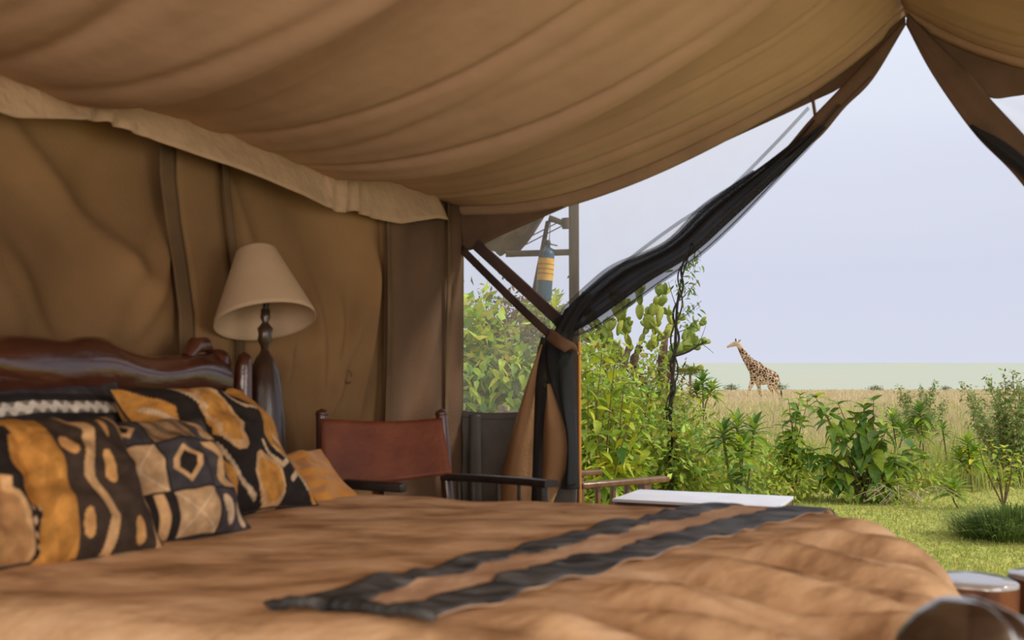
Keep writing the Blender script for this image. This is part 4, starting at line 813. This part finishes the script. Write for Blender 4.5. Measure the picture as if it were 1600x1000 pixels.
# headboard: thick irregular log rail, lower rail and end posts
def head_pt(t, z=0): return bp(-.29, t, z)
hz = lambda t: 1.065 + .030 * math.exp(-((t - 1.07) / .16) ** 2) + .055 * smooth((.95 - t) / .5) + .012 * math.sin(t * 9)
g = MB(); rows = []
for i in range(70):
    t = lerp(-.12, 1.72, i / 69); rv = .082 + .010 * math.sin(t * 7 + 1) + .006 * noise.noise(Vector((t * 8, 1, 0))); rows.append([head_pt(t) + BV * math.cos(a) * .07 * (1 + .12 * noise.noise(Vector((t * 4, math.cos(a), math.sin(a))))) + Vector((0, 0, hz(t) - .04 + math.sin(a) * (rv + .012 * noise.noise(Vector((t * 6, math.cos(a) * 2, math.sin(a) * 2 + 4)))))) for a in np.linspace(0, 2 * PI, 33)[:-1]])
g.grid(rows, True); g.cap(rows[0][::-1]); g.cap(rows[-1]); g.build('top_rail', M['head_wood'], bed)
g = MB(); g.tube([head_pt(t, .93 + .01 * math.sin(t * 6)) for t in np.linspace(-.1, 1.7, 24)], [.055 + .006 * math.sin(k) for k in range(24)], 16); g.build('rail', M['head_wood'], bed)
g = MB(); g.box(head_pt(.8, .55), .05, 1.75, .8, rz=-math.radians(16), bev=.01); g.build('head_panel', M['head_wood'], bed)
for t, zt, rr_ in ((-.15, 1.17, .05), (1.72, 1.135, .052)):
    g = MB(); g.tube([head_pt(t, z) for z in (0, .3, .6, .9, zt - .05, zt - .012, zt)], [rr_, rr_ * 1.02, rr_ * .96, rr_, rr_, rr_ * .82, rr_ * .4], 20); g.build('post', M['head_wood'], bed)
g = MB(); g.tube([bp(-.22, 1.79, z) for z in (0, .5, 1.0, 1.08, 1.115, 1.125)], [.034, .035, .034, .032, .024, .01], 20); g.build('post', M['head_wood'], bed)
g = MB(); g.tube([head_pt(1.53, 1.10), head_pt(1.58, 1.145), head_pt(1.64, 1.15), head_pt(1.68, 1.13)], [.02, .03, .028, .012], 10); g.build('knot', M['head_wood'], bed)
# near foot corner post with a fat rounded top and a groove
kc = Vector((.545, 1.215, .006)); g = MB(); prof_ = [(.07, .05), (.085, .3), (.09, .48), (.108, .56), (.113, .60), (.109, .64), (.096, .672), (.076, .697), (.050, .714), (.022, .722), (.001, .723)]
g.lathe((0, 0, 0), prof_, 48); q = Euler((math.radians(-4), math.radians(5), 0)).to_quaternion()
def knob(v):
    v = Vector(v); 
    if v.z > .4:
        n_ = 1 + .06 * noise.noise(v * 9); gx = abs(v.x * .8 + v.y * .25 + .012); gv = math.exp(-(gx / .0075) ** 2); v = Vector((v.x * n_ * 1.05, v.y * n_, v.z + .012 * noise.noise(v * 12) - gv * .012))
        v.z -= max(0, v.x) * .12
    return q @ v + kc
g = MB(); pz_ = [(float(a), float(b)) for a, b in zip(np.interp(np.linspace(0, 1, 60), np.linspace(0, 1, len(prof_)), [p[0] for p in prof_]), np.interp(np.linspace(0, 1, 60), np.linspace(0, 1, len(prof_)), [p[1] for p in prof_]))]
g.lathe((0, 0, 0), pz_, 120); g.v = [tuple(knob(v)) for v in g.v]; g.build('foot_post', M['knob_wood'], bed)

# runner lying diagonally, tan with two black ragged stripes
def bz(x, y):
    """height of the bedspread top at a world point"""
    r_ = Vector((x, y, 0)) - BO; s, t = r_.dot(BV), r_.dot(BU); es = max(0, s - (foot(min(BW, max(0, t))) - .12)); et = max(0, t - (BW - .06)) if t > BW / 2 else max(0, .06 - t)
    z = top_h(s - es, min(max(t, .06), BW - .06)); e = math.hypot(es, et)
    if e > 0:
        r2 = RR * es / e + .10 * et / e; e2 = min(e, r2 * .995); z -= r2 - math.sqrt(max(0, r2 * r2 - e2 * e2)); z -= max(0, e - r2) * 4
    return z
L0, L1 = Vector((-.385, 1.66, 0)), Vector((.60, 3.03, 0)); R0, R1 = Vector((-.125, 1.55, 0)), Vector((1.00, 2.97, 0))
def run_pt(p, q):     # p across (0 left .. 1 right), q from near to far
    a = L0.lerp(L1, q); b = R0.lerp(R1, q); v = a.lerp(b, p); v = v + Vector((-.018 * math.sin(q * PI), .03 * math.sin(q * PI) * .5, 0)); return Vector((v.x, v.y, bz(v.x, v.y) + .010 + .0042 * math.sin(q * 60 + 5 * noise.noise(Vector((p * 4, q * 6, 0)))) * (1 if p < .3 or p > .7 else .4)))
run = empty('bed_runner', bp(1.2, .8, BH), 'tan cloth runner with two ragged black stripes lying across the bedspread', 'bed runner')
def run_strip(nm, p0, p1, m, dz, rag0=0, rag1=0, n=150, k=10):
    g = MB(); rows = []
    for i in range(n):
        q = lerp(-.0, 1.06, i / (n - 1)); r0 = p0 + rag0 * (noise.noise(Vector((q * 17, p0 * 9, 2))) + .5 * noise.noise(Vector((q * 45, p0 * 9, 5)))); r1 = p1 + rag1 * (noise.noise(Vector((q * 17, p1 * 9, 2))) + .5 * noise.noise(Vector((q * 45, p1 * 9, 5))))
        rows.append([run_pt(lerp(r0, r1, j / (k - 1)), q) + Vector((0, 0, dz)) for j in range(k)])
    g.grid(rows); return g.build(nm, m, run, solid=.003)
run_strip('cloth', .012, .988, M['runner_tan'], 0, k=28)
run_strip('black_stripe', 0.0, .30, M['runner_black_sheen'], .0045, 0, .08)
run_strip('black_stripe', .66, 1.0, M['runner_black_sheen'], .0045, .09, 0)
g = MB(); g.tube([L0 + (L0 - L1).normalized() * .0 + Vector((0, 0, 0))] and [Vector((v.x, v.y, v.z + .006)) for v in [run_pt(p, -.002) for p in np.linspace(-.14, 1.02, 20)]], [.004] + [.010] * 18 + [.006], 8); g.build('rolled_edge', M['runner_black_sheen'], run)

# ------------------------------------------------------------------ printed cushions
GOLD = (.54, .25, .055); TAN = (.60, .36, .17); BLK = (.022, .016, .014); CREAM = (.62, .45, .28); OCH = (.42, .19, .04); BRN = (.12, .06, .03)
def sdist(u, v, pl):
    d = 9
    for (a, b), (c, e) in zip(pl, pl[1:]):
        dx, dy = c - a, e - b; t = max(0, min(1, ((u - a) * dx + (v - b) * dy) / (dx * dx + dy * dy + 1e-9))); d = min(d, math.hypot(u - a - t * dx, v - b - t * dy))
    return d
def el(u, v, cx_, cy_, rx, ry): return math.hypot((u - cx_) / rx, (v - cy_) / ry)
def pat_zigzag(u, v):         # gold border panel, then brown-black ground with tan zigzag and ovals
    if u < .34: return OCH if noise.noise(Vector((u * 9, v * 6, 0))) > -.1 else GOLD
    c = (.05, .032, .022)
    for x in (.50, .90):
        if sdist(u, v, [(x - .06, 1.05), (x + .09, .76), (x - .01, .50), (x + .12, .24), (x + .02, -.05)]) < .036: c = TAN
    for cx_, cy_ in ((.42, .66), (.42, .20), (.66, .52), (.76, .82), (.78, .12)):
        if el(u, v, cx_, cy_, .045, .085) < 1: c = (.62, .33, .12)
    return c
def pat_patch(u, v):          # patchwork squares
    i, j = min(2, int(u * 3)), min(2, int(v * 3)); a, b = u * 3 - i, v * 3 - j
    if min(a, b, 1 - a, 1 - b) < .035: return BLK
    k = (i, j)
    if k in ((0, 2), (1, 1)): d = abs(a - .5) + abs(b - .5); return BLK if d < .2 else TAN if d < .34 else (.05, .045, .05)
    if k in ((0, 0),): return TAN if abs(a - .3) < .10 or abs(a - .7) < .10 else BLK
    if k in ((1, 0), (0, 1)): return CREAM if abs(a - b) < .03 or abs(a + b - 1) < .03 else (.50, .32, .17)
    if k in ((1, 2),): return (.34, .2, .1) if math.sin(a * 20 + b * 9) > -.2 else (.14, .09, .05)
    if k in ((2, 1), (2, 2)): return TAN if sdist(a, b, [(.2, 1), (.6, .6), (.3, .2), (.7, 0)]) < .12 else (.08, .07, .07)
    return CREAM if el(a, b, .3, .5, .16, .34) < 1 or el(a, b, .74, .4, .12, .3) < 1 else (.06, .05, .055)
def pat_gold(u, v):           # gold and black with pale line figures
    w_ = .5 + .16 * math.sin(v * 7 + 1) ; c = GOLD if noise.noise(Vector((u * 3.2 + .3, v * 2.6, 1.5))) > -.22 else BLK
    if sdist(u, v, [(.10, 1.05), (.28, .72), (.22, .50), (.42, .25), (.38, -.05)]) < .075: c = BLK
    if sdist(u, v, [(.52, 1.05), (.66, .70), (.58, .45), (.80, .18), (.86, -.05)]) < .11: c = BLK
    if el(u, v, .44, .62, .10, .24) < 1 or el(u, v, .60, .16, .10, .17) < 1 or el(u, v, .12, .35, .09, .25) < 1 or el(u, v, .82, .70, .09, .2) < 1: c = GOLD
    for pl in ([(.60, .88), (.66, .66), (.72, .64)], [(.28, .90), (.36, .66)], [(.66, .42), (.72, .24), (.80, .28), (.78, .40)], [(.80, .16), (.90, .22), (.94, .10)], [(.84, .48), (.92, .40), (.90, .30)], [(.30, .42), (.36, .18), (.46, .06)], [(.40, .95), (.52, .80)], [(.06, .78), (.14, .62), (.10, .50)]):
        if sdist(u, v, pl) < .017: c = CREAM
    for cx_, cy_, a, b in ((.44, .62, .10, .24), (.60, .16, .10, .17)):
        if abs(el(u, v, cx_, cy_, a, b) - 1) < .13: c = TAN
    return c
def pat_dots(u, v):
    c = BLK
    if el(u, v, .45, .2, .28, .42) < 1: c = TAN if el(u, v, .45, .2, .28, .42) > .86 else (.42, .22, .09)
    if el(u, v, .85, .62, .12, .26) < 1: c = GOLD
    for k in range(4):
        for x in (.76, .84, .92):
            if el(u, v, x, .10 + k * .085, .022, .024) < 1: c = CREAM
    for pl in ([(.30, .98), (.44, .70), (.58, .62)], [(.62, .98), (.66, .82)], [(.1, .9), (.2, .7)]):
        if sdist(u, v, pl) < .025: c = TAN
    return c
def pat_band(u, v):
    if .70 < v < .80: return (.62, .56, .48) if abs(v - .75 + .02 * math.sin(u * 90)) < .035 else (.2, .17, .14)
    return (.02, .018, .018) if v < .88 else (.05, .045, .05)
def cushion(name, c, xdir, lean, w_, h_, th, pat, label, group='patterned cushions on the bed', m=None, n=110, sagc=.07, seed=0):
    """xdir: direction of the lower edge; lean: tilt back in degrees. c = centre"""
    x = Vector(xdir).normalized(); back = Vector((-x.y, x.x, 0))       # towards the headboard side
    if back.dot(BV) > 0: back = -back
    y = (Vector((0, 0, 1)) * math.cos(math.radians(lean)) + back * math.sin(math.radians(lean))); z = x.cross(y); 
    if z.dot(back) > 0: z = -z
    c = Vector(c); root = empty(name, c - y * h_ / 2, label, 'cushion', group); V = []; C = []; Fc = []
    for side in (1, -1):
        base = len(V)
        for j in range(n):
            for i in range(n):
                u = i / (n - 1); v = j / (n - 1); a, b = 2 * u - 1, 2 * v - 1
                pin = 1 - sagc * (1 - abs(a) ** 2) * abs(b) ** 3; pin2 = 1 - sagc * (1 - abs(b) ** 2) * abs(a) ** 3
                t_ = (max(0, 1 - abs(a) ** 2.2) ** .62) * (max(0, 1 - abs(b) ** 2.2) ** .62)
                dz = th / 2 * t_ * side + .022 * noise.noise(Vector((a * 2.2, b * 2.2, seed))) + .014 * t_ * noise.noise(Vector((a * 3.6, b * 3.6, seed + 3)))
                V.append(tuple(c + x * a * pin2 * w_ / 2 + y * b * pin * h_ / 2 + z * dz - Vector(root.location) - Vector((0, 0, .02)) * t_ * (b < 0)))
                C.append((*(pat(u, v) if pat else GOLD), 1))
        for j in range(n - 1):
            for i in range(n - 1):
                q = base + j * n + i; Fc.append((q, q + 1, q + n + 1, q + n) if side > 0 else (q, q + n, q + n + 1, q + 1))
    me = bpy.data.meshes.new('cover'); me.from_pydata(V, [], Fc); a_ = me.color_attributes.new('print', 'FLOAT_COLOR', 'POINT'); a_.data.foreach_set('color', [k for q in C for k in q])
    link('cover', me, root, m or M['print'])
    g = MB(); loop = []
    for a, b in [(lerp(-1, 1, k / 20), -1) for k in range(20)] + [(1, lerp(-1, 1, k / 20)) for k in range(20)] + [(lerp(1, -1, k / 20), 1) for k in range(20)] + [(-1, lerp(1, -1, k / 20)) for k in range(21)]:
        pin = 1 - sagc * (1 - abs(a) ** 2) * abs(b) ** 3; pin2 = 1 - sagc * (1 - abs(b) ** 2) * abs(a) ** 3
        loop.append(c + x * a * pin2 * w_ / 2 + y * b * pin * h_ / 2 + z * .014 * noise.noise(Vector((a * 2.2, b * 2.2, seed))))
    g.tube(loop, .0035, 6, caps=False); g.build('piping', m or M['stem_dark'], root); return root
cushion('cushion', at(92, 700, 2.66), (.45, .89, 0), 26, .52, .40, .13, pat_band, 'dark cushion with a pale zigzag band, behind the patchwork cushion', seed=5)
cushion('cushion', at(340, 703, 2.93), (.50, .87, 0), 43, .52, .50, .24, pat_gold, 'largest cushion, gold and black with pale line figures, at the far end of the row', seed=2)
cushion('cushion', at(262, 750, 2.47), (.56, .83, 0), 37, .37, .37, .20, pat_patch, 'cushion printed with black and tan patchwork squares', seed=3)
cushion('cushion', at(112, 762, 2.20), (.58, .81, 0), 37, .34, .39, .19, pat_zigzag, 'cushion with plain ochre side panel and tan zigzag print', seed=4)
cushion('cushion', at(-42, 778, 2.00), (.50, .86, 0), 36, .32, .35, .14, pat_dots, 'black and tan dotted cushion at the near end of the row', seed=6)
cushion('cushion', at(452, 748, 3.22), (.72, .69, 0), 58, .40, .30, .08, None, 'plain gold cushion lying behind the largest patterned cushion', m=M['gold_cloth'], seed=8)

# ------------------------------------------------------------------ bedside table and lamp
LX = at(411, 700, 3.72); LB = Vector((LX.x, LX.y, .66))
ns = empty('bedside_table', Vector((LB.x, LB.y + .03, 0)), 'dark wooden bedside table between headboard and canvas wall, under the lamp', 'table')
wa = math.radians(30)
MB().box((LB.x, LB.y + .0, .645), .30, .34, .03, rz=-wa, bev=.006).build('tabletop', M['chair_wood'], ns)
for sx2 in (-.11, .11):
    for sy2 in (-.13, .13):
        p = Vector((LB.x, LB.y, 0)) + Matrix.Rotation(-wa, 3, 'Z') @ Vector((sx2, sy2, 0)); MB().tube([p, p + Vector((0, 0, .63))], .02, 8).build('leg', M['chair_wood'], ns)
lamp = empty('table_lamp', LB, 'table lamp with cream cone shade and dark bottle-shaped wooden base', 'lamp')
zz = lambda py: at(410, py, 3.75).z
g = MB(); g.lathe((LB.x, LB.y, 0), [(.001, .66), (.092, .66), (.096, .68), (.094, .74), (.088, zz(690)), (.080, zz(650)), (.068, zz(610)), (.055, zz(580)), (.036, zz(562)), (.020, zz(552)), (.013, zz(545))], 40); g.build('base', M['lamp_dark'], lamp)
g = MB(); g.lathe((LB.x, LB.y, 0), [(.013, zz(547)), (.018, zz(541)), (.026, zz(532)), (.029, zz(523)), (.026, zz(514)), (.018, zz(508)), (.014, zz(504)), (.017, zz(498)), (.017, zz(484)), (.001, zz(483))], 24)
g.v = [(LB.x + (v[0] - LB.x) * (1 + .2 * math.sin(v[2] * 150)) , LB.y + (v[1] - LB.y), v[2]) for v in g.v]; g.build('carved_neck', M['lamp_dark'], lamp)
MB().tube([Vector((LB.x, LB.y, zz(486))), Vector((LB.x + .01, LB.y, zz(440)))], .012, 8).build('socket', M['black_metal'], lamp)
MB().tube([Vector((LB.x - .02, LB.y - .0, zz(470))), Vector((LB.x + .01, LB.y, zz(420)))], [.03, .02], 12).build('bulb', mat('bulb_glass', (.7, .65, .55), rough=.3), lamp)
sc_ = at(415, 503, 3.70); st = at(400, 392, 3.78); ax = (st - sc_); hL = ax.length; q = ax.to_track_quat('Z', 'Y')
g = MB(); g.lathe((0, 0, 0), [(.192, 0), (.188, .02), (.078, hL - .01), (.074, hL)], 56); g.v = [tuple(sc_ + q @ Vector(v)) for v in g.v]; g.build('lamp_shade', M['shade'], lamp, solid=.004)

# ------------------------------------------------------------------ chairs
def post_line(a, b, lo, hi, r_=.022, knob_=True):
    a, b = Vector(a), Vector(b); pts = [a.lerp(b, k / 8) for k in range(9)]; rd = [r_ * (.75 + .25 * smooth(k / 4)) for k in range(9)]; g = MB(); g.tube(pts, rd, 14)
    if knob_:
        t = (b - a).normalized(); g.tube([b, b + t * .008, b + t * .02, b + t * .028], [r_ * .95, r_ * 1.15, r_ * .9, r_ * .2], 14)
    return g
c1 = empty('safari_chair', Vector((-.44, 3.85, 0)), 'safari chair with red-brown leather back, in front of the canvas wall', 'chair')
BR = Vector((.86, .10, 0)).normalized(); FW = Vector((.42, -.91, 0)).normalized()
bl_t, br_t = at(503, 650, 3.82), at(690, 650, 3.92); bl_b = bl_t - Vector((0, 0, .31)) + FW * .06; br_b = at(708, 745, 3.86)
fl = bl_b + FW * .02; 
post_line(Vector((bl_b.x + .01, bl_b.y - .02, .0)), bl_t, 0, 0, .024).build('back_post', M['chair_wood'], c1)
post_line(Vector((br_b.x + .03, br_b.y - .04, .0)), br_t, 0, 0, .024).build('back_post', M['chair_wood'], c1)
g = MB(); rows = []
for j in range(16):
    v = j / 15; a = bl_t.lerp(bl_b, v * .92 + .03); b = br_t.lerp(br_b, v * .92 + .03)
    rows.append([a.lerp(b, i / 24) + Vector((0, .045 * math.sin(PI * i / 24), -.014 * math.sin(PI * i / 24) * (1 - v))) + Vector((0, -.026, 0)) for i in range(25)])
g.grid(rows); g.build('backrest', M['leather'], c1, solid=.006)
sz = .44
s0 = Vector((bl_b.x + .02, bl_b.y - .03, sz)); s1 = Vector((br_b.x + .02, br_b.y - .05, sz)); s2 = s1 + FW * .5; s3 = s0 + FW * .5
g = MB(); g.grid([[s0.lerp(s1, i / 12).lerp(s3.lerp(s2, i / 12), j / 12) - Vector((0, 0, .03 * math.sin(PI * i / 12))) for i in range(13)] for j in range(13)]); g.build('seat', M['leather'], c1, solid=.008)
MB().bar(at(536, 756, 3.7), at(632, 762, 3.62), .05, .035, bev=.008).build('armrest', M['black_wood'], c1)
ra0, ra1 = at(698, 745, 3.86), at(862, 756, 3.44)
g = MB(); P = spline([ra0, at(760, 748, 3.72), at(820, 752, 3.56), ra1], 16); rows = []
wd_ = Vector((.9, .42, 0)).normalized()
for p in P: rows.append([p + wd_ * a * .028 + Vector((0, 0, b * .013)) for a, b in ((-1, -1), (-1, .6), (-.7, 1), (.7, 1), (1, .6), (1, -1))])
g.grid(rows, True); g.cap(rows[0][::-1]); g.cap(rows[-1]); g.build('armrest', M['black_wood'], c1)
for k, px in enumerate((718, 742, 783, 815)):
    t = (px - 698) / 164; p = ra0.lerp(ra1, t); MB().tube([p - Vector((0, 0, .005)), Vector((p.x, p.y, sz - .02))], [.007, .009], 8).build('spindle', M['black_wood'], c1)
p = ra0.lerp(ra1, .93); MB().tube([p, Vector((p.x, p.y, .3)), Vector((p.x, p.y, 0))], [.018, .02, .016], 10).build('front_leg', M['black_wood'], c1)
p2 = s3 + Vector((0, 0, .0)); MB().tube([Vector((p2.x, p2.y, .60)), Vector((p2.x, p2.y, 0))], [.018, .016], 10).build('front_leg', M['black_wood'], c1)
MB().bar(Vector((p.x, p.y, sz - .02)), Vector((p2.x, p2.y, sz - .02)), .03, .03).build('seat_rail', M['chair_wood'], c1)
MB().bar(ra0.lerp(ra1, .02) * 1 + Vector((0, 0, -(ra0.z - sz + .02))), Vector((p.x, p.y, sz - .02)), .025, .03).build('seat_rail', M['chair_wood'], c1)

c2 = empty('wooden_armchair', Vector((.6, 6.0, GZ)), 'wooden armchair with slatted arm on the grass beyond the white table', 'chair')
a0, a1 = at(903, 759, 5.55), at(1039, 748, 6.0); dirn = Vector((a1.x - a0.x, a1.y - a0.y, 0)).normalized(); prp = Vector((-dirn.y, dirn.x, 0))
def arm(off): MB().bar(a0 + prp * off, a1 + prp * off, .085, .035, bev=.01).build('armrest', M['sunny_wood'], c2)
pb0 = at(897, 800, 5.62); pt0 = at(884, 636, 5.60)
SW = .60
for off in (0, SW):
    arm(off)
    MB().bar(Vector((pb0.x + .02, pb0.y, GZ)) + prp * off, pt0 + prp * off, .03, .066, up=prp, bev=.006).build('back_post', M['grey_wood'], c2)
    for px in ((932, 955, 977) if off == 0 else (940, 968)):
        t = (px - 903) / 136; p = a0.lerp(a1, t) + prp * off; MB().bar(p - Vector((0, 0, .01)), Vector((p.x, p.y, .17)), .026, .026, up=prp, bev=.004).build('spindle', M['sunny_wood'], c2)
    p = a0.lerp(a1, .75) + prp * off; MB().bar(p, Vector((p.x, p.y, GZ)), .06, .06, up=prp, bev=.006).build('front_leg', M['sunny_wood'], c2)
    MB().bar(Vector((a0.x, a0.y, .19)) + prp * off, Vector((*(a0.lerp(a1, .78)).xy, .19)) + prp * off, .04, .05).build('seat_rail', M['sunny_wood'], c2)
for k in range(4): MB().bar(Vector((a0.x, a0.y, .22)) + dirn * (.06 + k * .12), Vector((a0.x, a0.y, .22)) + dirn * (.06 + k * .12) + prp * SW, .09, .018).build('seat_slat', M['sunny_wood'], c2)
for k in range(3):
    p = pb0.lerp(pt0, .55 + .17 * k); MB().bar(p, p + prp * SW, .02, .07, up=Vector((0, 0, 1))).build('back_slat', M['grey_wood'], c2)

# ------------------------------------------------------------------ white table
TZ = .42; TA = Vector((.515, 5.0, 0)); td = Vector((.914, -.407, 0)); tp2 = Vector((.407, .914, 0)); TWd, TDp = .84, .50
tab = empty('low_table', TA + td * TWd / 2 + tp2 * TDp / 2 + Vector((0, 0, GZ)), 'low table with glossy white top standing just outside the tent', 'table')
cc = TA + td * TWd / 2 + tp2 * TDp / 2; rz = math.atan2(td.y, td.x)
MB().box(cc + Vector((0, 0, TZ - .008)), TWd, TDp, .016, rz=rz, bev=.004).build('tabletop', M['table_top'], tab)
for o1, dirx, ln_ in ((tp2 * .012, td, TWd - .05), (tp2 * (TDp - .012), td, TWd - .05)): MB().bar(TA + o1 + td * .025 + Vector((0, 0, TZ - .047)), TA + o1 + td * (ln_ + .025) + Vector((0, 0, TZ - .047)), .022, .06).build('apron', M['table_side'], tab)
for o1 in (td * .012, td * (TWd - .012)): MB().bar(TA + o1 + tp2 * .03 + Vector((0, 0, TZ - .047)), TA + o1 + tp2 * (TDp - .03) + Vector((0, 0, TZ - .047)), .022, .06).build('apron', M['sunny_wood'], tab)
for i in (0, 1):
    for j in (0, 1):
        p = TA + td * lerp(.03, TWd - .03, i) + tp2 * lerp(.03, TDp - .03, j); MB().bar(p + Vector((0, 0, GZ)), p + Vector((0, 0, TZ - .017)), .05, .05, up=Vector((0, 1, 0))).build('leg', M['table_side'], tab)

# ------------------------------------------------------------------ log stools beyond the foot of the bed
for px, d, r_, lab in ((1519, 2.80, .118, 'polished log stool beside the foot of the bed, next to the bedspread'), (1646, 2.86, .115, 'polished log stool at the frame edge, farther from the bedspread')):
    c = at(px, 899, d); c.z = .45; st_ = empty('log_stool', Vector((c.x, c.y, 0)), lab, 'stool', 'log stools at the foot of the bed')
    wob = lambda a: 1 + .05 * math.sin(a * 3 + px) + .025 * math.sin(a * 7)
    g = MB(); g.grid([[c + Vector((math.cos(a) * r2 * wob(a), math.sin(a) * r2 * wob(a), z2)) for a in np.linspace(0, 2 * PI, 49)[:-1]] for r2, z2 in ((r_ * .92, -.45), (r_ * .9, -.30), (r_ * .93, -.15), (r_, -.03), (r_ * 1.0, -.014))], True); g.build('trunk', M['log_wood'], st_)
    g = MB(); g.grid([[c + Vector((math.cos(a) * r2 * wob(a), math.sin(a) * r2 * wob(a), z2)) for a in np.linspace(0, 2 * PI, 49)[:-1]] for r2, z2 in ((r_ * 1.0, -.014), (r_ * .995, -.004), (r_ * .95, 0), (r_ * .5, .001), (.001, .001))], True); g.build('seat', M['log_top'], st_)
